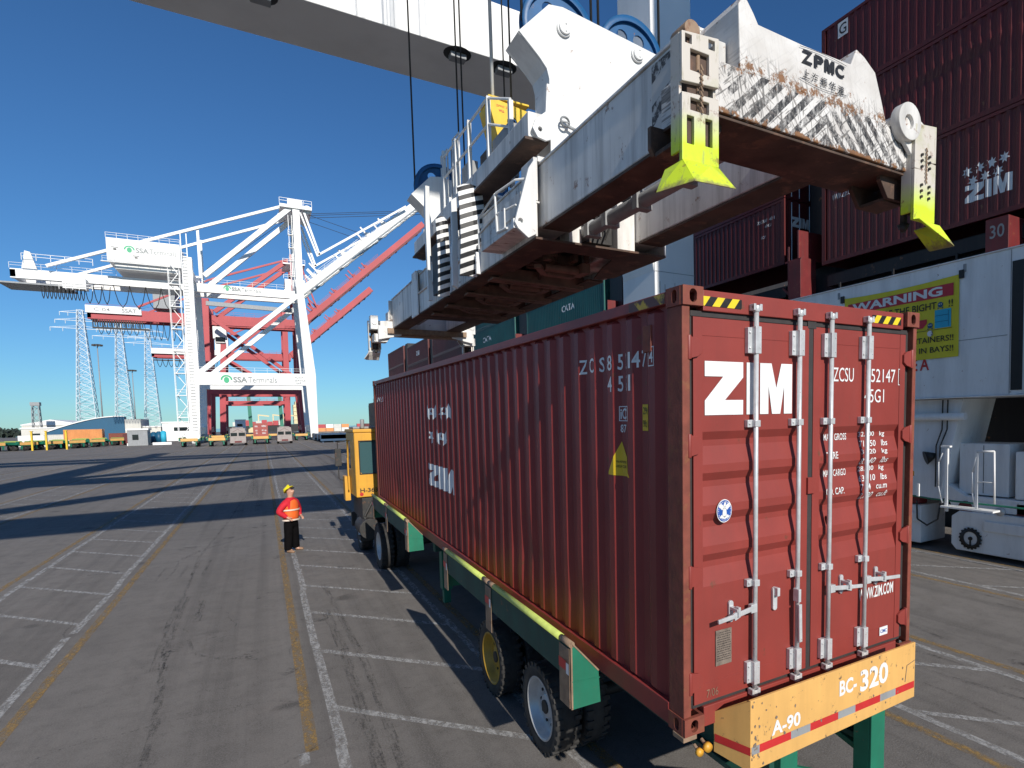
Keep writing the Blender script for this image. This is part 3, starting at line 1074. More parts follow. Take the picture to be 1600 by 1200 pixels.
# ================================================================== SPREADER (rig frame)
spr = thing('container_spreader', 'scratched white container spreader with lime corner guides hanging just above the maroon container', 'crane spreader', (1.22, 6.1, 4.0), rig=True)
SY = 12.192


def my(y, far):
    return SY - y if far else y


for far in (False, True):
    Yf = lambda y: my(y, far)
    mb = MB()
    # lower box with its chevron face, upper plate block with two ears
    mb.prism([(.16, 3.985), (2.30, 3.985), (2.30, 4.275), (1.965, 4.29), (.335, 4.29), (.16, 4.275)], 'y', Yf(0), Yf(.44))
    mb.prism([(.47, 4.29), (.455, 4.68), (.50, 4.755), (.585, 4.66), (.625, 4.605), (1.05, 4.60), (1.54, 4.612), (1.60, 4.735), (1.69, 4.705), (1.82, 4.63), (1.90, 4.45), (1.965, 4.29)], 'y', Yf(.004), Yf(.43))
    eb = mb.build('end_beam', M['chevron'] if not far else M['spwhite'], spr, .008)
    mb = MB()
    mb.box(.12, 2.34, min(Yf(.02), Yf(.43)), max(Yf(.02), Yf(.43)), 3.962, 3.983)
    mb.box(.30, 2.16, min(Yf(.36), Yf(.56)), max(Yf(.36), Yf(.56)), 3.985, 4.11)
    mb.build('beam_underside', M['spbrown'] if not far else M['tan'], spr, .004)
    # ear returns
    mb = MB()
    for x0, x1 in ((.335, .452), (1.93, 2.03)):
        mb.cut()
        mb.box(x0, x1, min(Yf(.12), Yf(.46)), max(Yf(.12), Yf(.46)), 4.29, 4.50)
    mb.cut()
    mb.box(.36, .47, min(Yf(.40), Yf(.46)), max(Yf(.40), Yf(.46)), 4.29, 4.76)
    mb.build('gusset', M['spwhite'], spr, .006)
    for s in (0, 1):
        X = (lambda x: x) if s == 0 else (lambda x: 2.44 - x)
        # twistlock housing under each end
        mb = MB()
        pl = [(X(.02), 3.985), (X(.40), 3.985), (X(.40), 3.93), (X(.30), 3.80), (X(.05), 3.80), (X(.02), 3.84)]
        mb.prism(pl, 'y', Yf(.10), Yf(.14))
        mb.prism(pl, 'y', Yf(.36), Yf(.40))
        if s or far:
            mb.box(min(X(.02), X(.06)), max(X(.02), X(.06)), min(Yf(.05), Yf(.40)), max(Yf(.05), Yf(.40)), 3.80, 3.984)
        mb.box(min(X(.05), X(.30)), max(X(.05), X(.30)), min(Yf(.141), Yf(.359)), max(Yf(.141), Yf(.359)), 3.79, 3.82)
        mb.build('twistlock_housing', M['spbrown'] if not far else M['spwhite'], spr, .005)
        mb = MB()
        mb.cyl((X(.09), Yf(.10), 3.60), (X(.09), Yf(.10), 3.82), .03, 10)
        mb.cyl((X(.09), Yf(.10), 3.56), (X(.09), Yf(.10), 3.62), .02, 10, r2=.05)
        mb.build('twistlock', M['dark'], spr)
        # flipper guide arm
        fl = MB()
        xo, xi = X(-.055), X(.225)
        x0, x1 = min(xo, xi), max(xo, xi)
        cx = (x0 + x1) / 2
        t0, t1 = Yf(-.075), Yf(-.045)
        r = lambda a, b, c, d: [(x0 + a, c), (x0 + b, c), (x0 + b, d), (x0 + a, d)]
        fl.frame([(x0, 4.045), (x1, 4.07), (x1, 4.355), (x0, 4.325)],
                 [r(.062, .205, 4.12, 4.24), r(.025, .075, 4.265, 4.315), r(.20, .25, 4.275, 4.33)] if s == 0 else [], 'y', t0, t1)
        fl.frame([(x0, 3.598), (x1, 3.602), (x1, 4.005), (x0, 3.985)],
                 [r(.062, .205, 3.895, 3.965), r(.035, .09, 3.70, 3.86), r(.175, .23, 3.71, 3.87)] if s == 0 else [], 'y', t0, t1)
        if s:
            fl.box(x0, x1, min(t0, t1), max(t0, t1), 3.99, 4.06)
        for a, b in ((x0, x0 + .02), (x1 - .02, x1)):
            fl.box(a, b, min(Yf(-.045), Yf(.04)), max(Yf(-.045), Yf(.04)), 3.66, 4.33)
        # flared shoe: front wing, outer wing and the corner between them
        zt, zl = 3.60, 3.42
        so = 1 if s == 0 else -1
        F = [(xo, t0, zt), (xi, t0, zt), (xi - so * .02, Yf(-.25), zl) if s == 0 else (xi - so * .03, Yf(-.10), 3.60), (xo - so * .03, Yf(-.23), zl - (.03 if s else 0))]
        Lw = [(xo, t0, zt), (xo - so * .03, Yf(-.23), zl - (.03 if s else 0)), (xo - so * .12, Yf(.03), zl), (xo - so * .003, Yf(.10), zt)]
        rg = (xo + so * .12, Yf(-.19), 3.545) if s == 0 else (xo + so * .05, Yf(-.15), 3.56)            # raised ridge in the middle of the shoe
        fl.add([F[0], F[1], F[2], F[3], rg], [(0, 1, 4), (1, 2, 4), (2, 3, 4), (3, 0, 4)])
        for q in (F, Lw):
            c = Vector((cx, Yf(.05), 3.5))
            inner = [Vector(p) + (c - Vector(p)).normalized() * .022 for p in q]
            fl.add(q + [tuple(p) for p in inner], [(0, 1, 2, 3), (7, 6, 5, 4), (0, 4, 5, 1), (1, 5, 6, 2), (2, 6, 7, 3), (3, 7, 4, 0)])
        fo = fl.build('corner_guide', M['flipper'] if not far else M['spwhite'], spr, .004)
        mb = MB()
        mb.box(x0 + .06, x1 - .06, min(Yf(-.044), Yf(.02)), max(Yf(-.044), Yf(.02)), 3.66, 4.33)
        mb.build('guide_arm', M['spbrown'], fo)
        mb = MB()
        z = 4.16
        while z > 3.90:                               # chain hanging in the openings
            mb.cyl((cx - .01, Yf(-.085), z), (cx + .008, Yf(-.085), z - .028), .006, 6)
            z -= .03
        mb.cyl((cx, Yf(-.046), 3.90), (cx, Yf(-.046), 4.24), .013, 8)
        mb.build('chain', M['tan'], fo)
        mb = MB()
        if s == 0:
            mb.cyl((X(.06), Yf(-.03), 4.385), (X(.06), Yf(.12), 4.385), .058, 18)
            mb.box(min(X(.0), X(.12)), max(X(.0), X(.12)), min(Yf(.0), Yf(.1)), max(Yf(.0), Yf(.1)), 4.33, 4.36)
        else:
            mb.cyl((X(.30), Yf(-.02), 4.32), (X(.30), Yf(.30), 4.32), .085, 18)
            mb.lathe([(.055, -.02), (.14, -.03), (.14, .05), (.055, .05), (.055, -.02)], (X(.30), Yf(-.05), 4.32), 'y', 28)
            mb.prism([(X(.02), 4.05), (X(.20), 4.08), (X(.34), 4.20), (X(.28), 4.44), (X(.16), 4.40), (X(.02), 4.34)], 'y', Yf(-.044), Yf(-.01))
        mb.build('guide_motor', M['tan'] if s == 0 else M['spwhite'], fo, .006)
        if s:
            mb = MB()
            for i in range(3):
                for j in range(2):
                    for zz in (4.10, 3.87):
                        mb.cyl((x0 + .08 + .1 * j, t0, zz - .045 * i), (x0 + .08 + .1 * j, Yf(-.092), zz - .045 * i), .011, 6)
            mb.build('bolts', M['dark'], fo)
# main telescopic beams
for x0, x1 in ((.43, .765), (1.675, 2.01)):
    mb = MB()
    mb.box(x0, x1, .445, SY - .445, 4.125, 4.77)
    tb = mb.build('telescopic_beam', M['spwhite'], spr, .012)
    mb = MB()
    mb.box(x0 + .003, x1 - .003, .45, 3.04, 4.10, 4.122)
    mb.cut()
    mb.box(x0 + .003, x1 - .003, 9.16, SY - .45, 4.10, 4.122)
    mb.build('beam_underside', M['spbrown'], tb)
    mb = MB()
    mb.box(x0 - .015, x1 + .015, .446, SY - .446, 4.772, 4.79)
    mb.build('top_flange', M['spwhite'], tb)
mb = MB()
mb.box(.424, .429, .50, .93, 4.20, 4.74)
mb.build('stencil_panel', stripes('worn_stencil', (.55, .54, .52), (.03, .03, .035), .30, R(70), 'yz', .35), spr)
# ---- centre frame
mb = MB()
mb.box(.64, 1.80, 3.42, 8.78, 4.40, 4.44)
for y in (3.66, 4.5, 5.3, 6.3, 7.2, 8.0):
    mb.box(.64, 1.80, y, y + .03, 4.14, 4.39)
mb.build('blackout_plate', M['dark'], spr)  # dark sheet added to black out the frame openings, in place of shade
mb = MB()
mb.prism([(.36, 3.05), (2.08, 3.05), (2.08, 4.3), (1.86, 4.5), (1.66, 3.9), (1.55, 3.44), (.86, 3.40), (.70, 3.62), (.70, 4.6), (.36, 4.6)], 'z', 3.985, 4.01)
mb.box(.36, 2.08, 8.72, 9.15, 3.985, 4.01)
for x0, x1 in ((.36, .62), (1.82, 2.08)):
    mb.box(x0, x1, 4.602, 8.718, 3.986, 4.008)
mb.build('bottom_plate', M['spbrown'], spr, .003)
mb = MB()
for y in (4.85, 6.0, 7.15, 8.1):
    xs = [.80, 1.05, 1.32, 1.60]
    mb.cut()
    mb.frame([(.50, y), (1.95, y + .12), (1.95, y + .34), (.50, y + .22)], [slot(q, y + .17, .075, .045) for q in xs], 'z', 3.93, 3.955)
    mb.box(.50, 1.95, y + .115, y + .125, 3.956, 4.12)
mb.build('cross_bar', M['barbrown'], spr, .003)
mb = MB()
for y in (4.15, 5.45, 6.6, 7.6):
    mb.cut()
    mb.bar((.85, y, 3.99), (1.10, y + .35, 3.99), .09, .05)
    mb.bar((1.10, y + .35, 3.99), (1.55, y + .38, 3.99), .10, .05)
    mb.cyl((1.0, y + .12, 4.02), (1.5, y + .14, 4.02), .055, 10)
    mb.box(1.5, 1.62, y, y + .3, 3.97, 4.1)
mb.build('lever', M['barbrown'], spr, .004)
mb = MB()
for y in (4.3, 5.2, 6.1, 7.0, 7.9):
    mb.bar((.76, y, 4.14), (1.68, y + .45, 4.14), .07, .10)
    mb.bar((.76, y + .5, 4.16), (1.20, y, 4.16), .06, .08)
    mb.box(.95, 1.5, y + .05, y + .32, 4.10, 4.22)
    mb.cyl((.80, y + .2, 4.10), (1.66, y + .2, 4.10), .035, 8)
rnd = random.Random(3)
for i in range(46):
    x, y = rnd.uniform(.64, 1.65), rnd.uniform(3.6, 8.5)
    a, b, c = rnd.uniform(.03, .16), rnd.uniform(.03, .3), rnd.uniform(.03, .10)
    z = rnd.uniform(4.02, 4.2)
    mb.box(x, min(x + a, 1.80), y, min(y + b, 8.55), z, z + c)
for i in range(8):
    x, y = rnd.uniform(.85, 1.5), rnd.uniform(3.7, 8.0)
    mb.tube([(x, y, 4.05), (x + .1, y + .25, 4.02), (x + .12, y + .5, 4.10)], .02, 6)
    mb.cyl((x, y - .1, 4.08), (x + .25, y - .1, 4.08), .04, 8)
mb.build('machinery', M['spbrown'], spr, .006)
mb = MB()
for x0, x1 in ((.36, .385), (2.055, 2.08)):
    mb.box(x0, x1, 3.05, 9.15, 4.012, 4.36)
    mb.box(x0 - .03, x1 + .03, 3.05, 9.15, 4.362, 4.385)
    for y0, y1 in ((3.05, 3.40), (8.80, 9.15)):
        mb.box(x0 - .012, x1 + .012, y0, y1, 4.387, 4.84)
for y0, y1 in ((3.05, 3.40), (8.80, 9.15)):
    mb.box(.40, .80, y0, y1, 4.80, 4.86)
    mb.box(1.64, 2.04, y0, y1, 4.80, 4.86)
    mb.box(.785, .94, y0 + .05, y1 - .05, 4.012, 4.55)
    mb.box(1.42, 1.66, y0 + .05, y1 - .05, 4.012, 4.62)
    mb.box(.94, 1.42, y0 + .12, y1 - .12, 4.58, 4.66)
mb.build('centre_frame', M['spwhite'], spr, .008)
mb = MB()
for sg in (0,):
    Yq = lambda y: my(y, sg == 1)
    mb.frame([(.10, 4.11), (.135, 4.05), (.25, 3.965), (.345, 4.02), (.352, 4.79), (.33, 4.78), (.27, 4.69)], [slot(.165, 4.13, .028, .028, 12)], 'y', Yq(2.99), Yq(3.03))
    mb.box(.10, .352, min(Yq(3.032), Yq(3.10)), max(Yq(3.032), Yq(3.10)), 4.06, 4.16)
    mb.cut()
mb.cut()
mb.box(.325, .347, 8.6, 9.15, 3.98, 4.62)
mb.build('end_bracket', M['headwhite'], spr, .004)
mb = MB()
for yy in (.2,):
    mb.cyl((1.0, 1.15, 4.15), (1.0, 3.6, 4.15), .075, 14)
    mb.cyl((1.0, .45, 4.15), (1.0, 1.15, 4.15), .05, 12)
    mb.cut()
    mb.cyl((1.0, 8.9, 4.27), (1.0, 11.7, 4.27), .05, 12)
    mb.cyl((.96, .45, 4.25), (.96, 2.2, 4.25), .016, 6)
    for q in (1.2, 1.9, 2.5, 2.9):
        mb.box(.91, 1.09, q, q + .09, 4.06, 4.24)
    mb.box(.95, 1.06, 2.1, 2.25, 4.22, 4.30)
mb.build('push_cylinder', M['grey'], spr, .004)
mb = MB()
mb.box(.98, 1.40, 3.2, 3.42, 4.08, 4.30)
mb.box(1.10, 1.30, 3.08, 3.3, 4.34, 4.50)
for i in range(5):
    mb.tube([(1.0 + .07 * i, 3.15, 4.5), (1.02 + .07 * i, 3.02, 4.30), (1.0 + .06 * i, 3.1, 4.1)], .013, 6)
mb.build('hydraulics', M['dark'], spr, .004)
# hazard striped guards on the side of the frame
for (x0, x1, y, z0, z1, cv) in ((.13, .47, 5.0, 3.99, 5.22, .10), (.15, .335, 6.3, 3.93, 5.15, .08)):
    mb = MB()
    n = 8
    vs, fs = [], []
    for k in range(n + 1):
        z = z0 + (z1 - z0) * k / n
        dy = cv * (2 * k / n - 1) ** 2
        for j in range(5):
            xx = x0 + (x1 - x0) * j / 4
            dz = -.05 * (2 * j / 4 - 1) ** 2 if k == n else 0
            vs.append((xx, y + dy + .03 * (2 * j / 4 - 1) ** 2, z + dz))
    for k in range(n):
        for j in range(4):
            a = k * 5 + j
            fs.append((a, a + 1, a + 6, a + 5))
    m2 = len(vs)
    vs2 = [(a, b + .03, c) for a, b, c in vs]
    mb.add(vs + vs2, fs + [tuple(i + m2 for i in reversed(f)) for f in fs] +
           [(j, j + 1, j + 1 + m2, j + m2) for j in range(4)] + [(k * 5, k * 5 + 5, k * 5 + 5 + m2, k * 5 + m2) for k in range(n)] +
           [(k * 5 + 4, k * 5 + 9, k * 5 + 9 + m2, k * 5 + 4 + m2) for k in range(n)] + [(n * 5 + j, n * 5 + j + 1, n * 5 + j + 1 + m2, n * 5 + j + m2) for j in range(4)])
    mb.build('striped_guard', M['guardstripe'], spr)
mb = MB()
mb.prism([(.15, 3.94), (.225, 3.90), (.235, 4.45), (.25, 4.6), (.24, 5.18), (.16, 5.12), (.165, 4.6), (.15, 4.4)], 'y', 5.55, 5.62)
mb.cut()
mb.prism([(7.45, 4.05), (7.52, 4.05), (7.60, 5.5), (7.50, 5.95), (7.42, 5.95), (7.48, 5.4)], 'x', .26, .33)
mb.cut()
mb.box(.40, .44, 6.5, 6.6, 4.1, 5.5)
mb.cut()
mb.box(.30, .40, 4.93, 4.98, 3.99, 4.28)
mb.build('side_post', M['headwhite'], spr, .006)
mb = MB()
mb.box(.40, .72, 5.66, 5.78, 4.4, 5.1)
mb.box(.30, .42, 6.95, 7.3, 4.1, 4.9)
mb.build('side_machinery', M['dark'], spr, .004)
# side platform with rails
mb = MB()
mb.box(.10, .355, 3.10, 4.10, 4.06, 4.12)
mb.box(.345, .355, 3.42, 4.10, 4.121, 4.60)
mb.box(.10, .115, 3.30, 4.10, 4.121, 4.34)
pf = mb.build('platform', M['spwhite'], spr, .003)
mb = MB()
mb.tube([(.09, 4.15, 4.10), (.09, 4.15, 4.46), (.09, 3.55, 4.56), (.09, 3.50, 4.13), (.09, 3.2, 4.10)], .013, 6)
mb.tube([(.09, 3.52, 4.56), (.20, 3.2, 4.62), (.30, 3.1, 4.62)], .013, 6)
mb.tube([(.09, 4.15, 4.28), (.09, 3.52, 4.33), (.20, 3.2, 4.36)], .011, 6)
mb.build('handrail', M['headwhite'], pf)
# heavy blocks at the far end
mb = MB()
for X in ((lambda x: x), (lambda x: 2.44 - x)):
    mb.cut()
    mb.prism([(X(.10), 3.84), (X(.62), 3.95), (X(.62), 4.10), (X(.30), 4.12), (X(.10), 4.18)], 'y', 11.70, 11.755)
    mb.box(min(X(-.03), X(.14)), max(X(-.03), X(.14)), 11.9, 12.12, 4.10, 4.42)
    mb.cyl((X(.05), 11.88, 4.26), (X(.05), 11.9, 4.26), .06, 14)
mb.build('end_block', M['headwhite'], spr, .01)
# lettering on the end beam
mb = MB()
for c_, x0, x1, bo_ in (('Z', 1.02, 1.125, .03), ('P', 1.145, 1.235, .03), ('M', 1.25, 1.35, .012), ('C', 1.365, 1.455, .03)):
    if c_ == 'M':
        put(mb, ([((a - .61) / .39, b) for a, b in ZIM[0][14:]], [tuple(i - 14 for i in f) for f in ZIM[1] if f[0] >= 14]), (x0, -.006, 4.482), (x1 - x0, 0, 0), (0, 0, .085))
    else:
        text(mb, c_, (x0, -.006, 4.482), (x1 - x0, 0, 0), (0, 0, .085), bo_)
for i in range(5):
    text(mb, '上海振华港'[i], (1.03 + .09 * i, -.006, 4.385 - .004 * i), (.068, 0, 0), (0, 0, .058), .008)
for z0, dz in ((4.575, .012), (4.372, -.02)):
    for i in range(12):
        a, b = 1.0 + .04 * i, 1.0 + .04 * (i + 1)
        za, zb = z0 + dz * math.sin(i / 12 * PI), z0 + dz * math.sin((i + 1) / 12 * PI)
        mb.add([(a, -.006, za), (b, -.006, zb), (b, -.006, zb + .004), (a, -.006, za + .004)], [(0, 1, 2, 3)])
mb.build('maker_lettering', M['black'], spr)

# ================================================================== HEADBLOCK (rig frame)
hb = thing('headblock', 'white headblock with blue rope sheaves sitting on top of the scratched spreader', 'crane headblock', (1.22, 6.1, 4.86), rig=True)
HP = [(.28, 6.18), (.64, 6.56), (.81, 6.585), (2.06, 6.44), (2.12, 6.37), (2.26, 6.18), (1.96, 5.90), (1.90, 5.78), (1.89, 5.24), (1.89, 5.0), (.63, 5.0), (.63, 5.24), (.628, 5.78), (.60, 5.88), (.52, 5.97)]
for far in (False, True):
    Yf = lambda y: my(y, far)
    mb = MB()
    mb.prism(HP, 'y', Yf(3.2), Yf(3.23))
    # back plate and closing strip along the edge, so the sheaves sit in a slot between the plates
    mb.prism(HP, 'y', Yf(3.58), Yf(3.61))
    for i in (14, 13, 12, 11):
        (xa, za), (xb, zb) = HP[i], HP[(i + 1) % 15] if i != 14 else HP[0]
        mb.add([(xa + .002, Yf(3.231), za), (xb + .002, Yf(3.231), zb), (xb + .002, Yf(3.579), zb), (xa + .002, Yf(3.579), za)], [(0, 1, 2, 3)])
    for i in (5, 6, 7, 8):
        (xa, za), (xb, zb) = HP[i], HP[i + 1]
        mb.add([(xa - .002, Yf(3.231), za), (xb - .002, Yf(3.231), zb), (xb - .002, Yf(3.579), zb), (xa - .002, Yf(3.579), za)], [(0, 1, 2, 3)])
    hp = mb.build('sheave_housing', M['headwhite'], hb, .006)
    mb = MB()
    for x in (.81, 1.78):
        mb.cut()
        mb.cyl((x, Yf(3.2), 6.345), (x, Yf(3.17), 6.345), .085, 24)
        mb.cyl((x, Yf(3.17), 6.345), (x, Yf(3.145), 6.345), .068, 24)
        for q in (-.035, .04):
            mb.cyl((x + .01, Yf(3.145), 6.345 + q), (x + .01, Yf(3.135), 6.345 + q), .010, 8)
    mb.build('axle_cap', M['headwhite'], hp, .004)
    mb = MB()
    mb.frame([(.40, 5.20), (.46, 5.11), (.56, 5.09), (.625, 5.12), (.625, 5.7), (.58, 5.7), (.56, 5.40), (.44, 5.30)], [slot(.49, 5.20, .026, .026, 12)], 'y', Yf(3.165), Yf(3.198))
    mb.build('lifting_lug', M['headwhite'], hp, .003)
    for x in (.81, 1.78):
        mb = MB()
        c = (x + .03, Yf(3.40), 6.43)
        mb.lathe([(.385, -.055), (.45, -.06), (.455, -.045), (.425, -.02), (.425, .02), (.455, .045), (.45, .06), (.385, .055), (.385, -.055)], c, 'y', 40)
        mb.frame(slot(c[0], c[2], .388, .388, 32), [slot(c[0] + .24 * math.cos(k * PI / 3), c[2] + .24 * math.sin(k * PI / 3), .08, .08, 12) for k in range(6)], 'y', c[1] - .012, c[1] + .012)
        for k in range(6):
            a = k * PI / 3 + PI / 6
            mb.bar((c[0] + .08 * math.cos(a), c[1], c[2] + .08 * math.sin(a)), (c[0] + .385 * math.cos(a), c[1], c[2] + .385 * math.sin(a)), .05, .02, up=(0, 1, 0))
        mb.cyl((c[0], c[1] - .07, c[2]), (c[0], c[1] + .07, c[2]), .09, 16)
        mb.build('rope_sheave', M['blue'], hb)
# beams joining the two ends
for x0, x1 in ((.38, .622), (1.90, 2.06)):
    mb = MB()
    mb.box(x0, x1, 3.24, 8.95, 5.13, 5.40)
    sbm = mb.build('side_beam', M['spwhite'], hb, .01)
    mb = MB()
    mb.box(x0 - .04, x1, 3.24, 8.95, 5.10, 5.128)
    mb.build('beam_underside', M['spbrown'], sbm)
mb = MB()
mb.box(.75, 1.69, 3.9, 4.2, 5.15, 5.38)
mb.box(.75, 1.69, 8.0, 8.3, 5.15, 5.38)
mb.box(.75, 1.69, 5.6, 6.9, 5.15, 5.30)
for x in (1.0, 1.45):
    for y in (3.7, 8.5):
        mb.cyl((x, y, 4.86), (x, y, 5.12), .06, 12)
    for y in (4.1, 8.1):
        mb.box(x - .08, x + .08, y - .1, y + .1, 4.80, 5.11)
mb.build('cross_beam', M['spwhite'], hb, .008)
mb = MB()
mb.box(.45, .80, 4.1, 8.2, 5.405, 5.43)
wk = mb.build('walkway', M['spwhite'], hb)
mb = MB()
for y, z1 in ((4.9, 6.35), (5.8, 6.80), (6.75, 6.85), (7.5, 6.85), (8.3, 6.95)):
    mb.box(.80, .86, y - .03, y + .03, 5.2, z1)
for z in (6.25, 6.62):
    mb.tube([(.83, 4.9, z - .25), (.83, 5.8, z + .16), (.83, 8.3, z + .22)], .02, 6)
for y0, y1, zt in ((7.55, 7.95, 7.0), (8.3, 8.75, 7.0)):
    mb.tube([(.90, y0, 6.0), (.90, y0, zt), (.90, y1, zt + .03), (.90, y1, 6.0)], .016, 6)
mb.build('handrail', M['headwhite'], wk)
mb = MB()
mb.box(.86, 1.0, 5.05, 5.75, 5.42, 6.15)
mb.box(.90, 1.05, 7.0, 7.45, 5.42, 6.35)
mb.cyl((.95, 8.05, 5.42), (.95, 8.05, 6.9), .06, 10)
mb.build('control_box', M['grey'], hb, .01)
mb = MB()
mb.lathe([(.045, -.015), (.065, 0), (.045, .015), (.045, -.015)], (.78, 3.14, 5.33), 'y', 18)
mb.bar((.72, 3.14, 5.33), (.84, 3.14, 5.33), .014)
mb.tube([(.80, 3.15, 5.30), (.92, 3.13, 5.26), (1.12, 3.15, 5.30)], .018, 8)
mb.tube([(1.18, 3.16, 5.30), (1.22, 3.16, 5.48), (1.34, 3.16, 5.50), (1.44, 3.16, 5.34)], .018, 8)
mb.cyl((1.05, 3.12, 5.28), (1.05, 3.12, 5.40), .03, 10)
mb.build('hose_fitting', M['grey'], hb)
# yellow cable basket
bk = MB()
bk.frame([(.94, 6.90), (1.02, 6.96), (1.60, 6.88), (1.30, 6.35), (1.16, 6.25), (1.10, 6.30)], [slot(1.32, 6.66, .085, .085, 18)], 'y', 6.08, 6.11)
bk.prism([(.94, 6.90), (1.02, 6.96), (1.08, 6.80), (1.16, 6.25), (1.10, 6.30)], 'y', 6.112, 6.55)
bk.box(.93, 1.60, 6.06, 6.56, 6.955, 6.985)
bo = bk.build('cable_basket', M['gyellow'], hb, .004)
mb = MB()
mb.cyl((1.32, 6.13, 6.66), (1.32, 6.55, 6.66), .085, 18, cap=False)
mb.box(.99, 1.12, 6.3, 6.7, 5.42, 6.30)
mb.build('basket_core', M['dark'], bo)
mb = MB()
text(mb, 'ZPMC 25', (1.06, 6.075, 6.845), (.20, 0, 0), (0, 0, .03))
text(mb, 'WLL', (1.10, 6.075, 6.775), (.09, 0, 0), (0, 0, .035), .03)
mb.build('basket_lettering', M['red'], bo)
# hoist ropes
RT = Matrix.Translation((0, 0, H0)) @ Matrix.Rotation(TB, 4, 'Z') @ Matrix.Rotation(TA, 4, 'X')
for far in (False, True):
    y = 3.40 if not far else SY - 3.40
    for x, c in ((.81, -1), (.81, 1), (1.78, -1), (1.78, 1)):
        p = RT @ Vector((x + .03 + c * .437, y, 6.43))
        mb = MB()
        mb.cyl(p, (p.x, p.y, 38.4), .016, 8)
        ro = mb.build('hoist_rope', M['rope'])
        side = ('landside' if x < 1.2 else 'waterside')
        tag(ro, 'hoist rope at the %s edge of the %s blue sheave, %s end' % ('left' if c < 0 else 'right', 'left' if x < 1.2 else 'right', 'far' if far else 'near'), 'wire rope', 'hoist ropes of the headblock')
p = RT @ Vector((1.07, 6.25, 6.98))
mb = MB()
mb.cyl(p, (p.x, p.y, 38.4), .028, 10)
tag(mb.build('power_cable', M['headwhite']), 'thick pale power cable dropping into the yellow cable basket', 'cable')
p = RT @ Vector((1.36, 6.20, 6.98))
mb = MB()
mb.cyl(p, (p.x, p.y, 38.4), .016, 8)
tag(mb.build('guide_rope', M['rope']), 'dark rope beside the pale power cable above the yellow basket', 'wire rope')

# ================================================================== TRAILER (rig frame)
tr = thing('container_trailer', 'green terminal trailer under the maroon container with lime guides and yellow rear bumper', 'trailer', (0, 0, -H0), rig=True)


def zg(y):                                       # ground level in rig coordinates
    return -H0 - y * TA


mb = MB()
for x0, x1 in ((.55, .75), (1.69, 1.89)):
    mb.box(x0, x1, -.14, 12.6, -.12, -.02)
    mb.box(x0 + .07, x1 - .07, -.14, 12.6, -.47, -.121)
    mb.box(x0, x1, -.14, 12.6, -.52, -.471)
for y in (.05, 1.7, 3.3, 4.9, 6.9, 9.0, 11.2):
    mb.box(.08 if y > .5 else .50, 2.36 if y > .5 else 1.94, y, y + .16, -.20, -.03)
    mb.box(.755, 1.685, y + .02, y + .14, -.45, -.20)
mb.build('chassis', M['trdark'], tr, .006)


def guide(side, y0, y1, joints):
    X = (lambda x: x) if side == 0 else (lambda x: CW - x)
    mb = MB()
    sec = [(X(-.285), .325), (X(-.05), .055), (X(-.045), -.205), (X(-.285), -.205), (X(-.30), .0)]
    # outer wall
    mb.prism([(X(-.292), .315), (X(-.272), .315), (X(-.272), .03), (X(-.292), .03)], 'y', y0 + .012, y1 - .012)
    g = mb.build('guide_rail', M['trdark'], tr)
    mb = MB()
    for y in (y0, y1 - .012):
        mb.cut()
        mb.prism([(X(-.287), .33), (X(-.05), .055), (X(-.035), -.205), (X(-.287), -.205)], 'y', y, y + .012)
        mb.bar((X(-.285), y - .001, .02), (X(-.04), y - .001, -.0), .006, .008)
    mb.build('end_plate', M['trgreen'], g)
    mb = MB()
    for y in (y0 - .002, y1 - .014):
        mb.cut()
        q = [(X(-.287), .335), (X(-.05), .06)]
        mb.bar((q[0][0], y + .006, q[0][1]), (q[1][0], y + .006, q[1][1]), .02, .012)
        mb.bar((X(-.287), y + .006, .335), (X(-.287), y + .006, -.205), .014, .012)
    mb.build('worn_edge', M['tan'], g)
    ys = [y0] + joints + [y1]
    lm, tn = MB(), MB()
    for a, b in zip(ys[:-1], ys[1:]):
        # lime rail: rounded top and the inner slope
        for mbx, p, q in ((tn, a, a + .19), (lm, a + .19, b - .17), (tn, b - .17, b)):
            r = .030 if mbx is lm else .026
            mbx.cut()
            mbx.cyl((X(-.283), p, .318), (X(-.283), q, .318), r, 12)
            mbx.add([(X(-.275), p, .340), (X(-.048), p, .070), (X(-.048), q, .070), (X(-.275), q, .340)], [(0, 1, 2, 3)])
            mbx.add([(X(-.285), p, .300), (X(-.058), p, .050), (X(-.058), q, .050), (X(-.285), q, .300)], [(3, 2, 1, 0)])
    lm.build('lime_rail', M['lime'], g)
    tn.build('rail_joint', M['tan'], g)
    for y in [y0 + .015] + [j - .09 for j in joints] + [y1 - .20]:
        mb = MB()
        mb.prism([(X(-.296), .28), (X(-.300), .28), (X(-.302), -.20), (X(-.296), -.20)], 'y', y, y + .185)
        rb = mb.build('guide_rib', M['tan'], g, .002)
        mb = MB()
        mb.add([(X(-.306), y + .05, .09), (X(-.306), y + .18, .09), (X(-.306), y + .18, .17), (X(-.306), y + .05, .17)], [(0, 1, 2, 3)])
        mb.build('red_reflector', M['red'], rb)
        mb = MB()
        mb.add([(X(-.306), y + .0, .07), (X(-.306), y + .05, .07), (X(-.306), y + .05, .16), (X(-.306), y + .0, .16)], [(0, 1, 2, 3)])
        mb.build('white_reflector', M['white'], rb)


for sd_ in (0, 1):
    guide(sd_, 1.06, 4.86, [3.02])
    guide(sd_, 7.2, 11.0, [9.2])
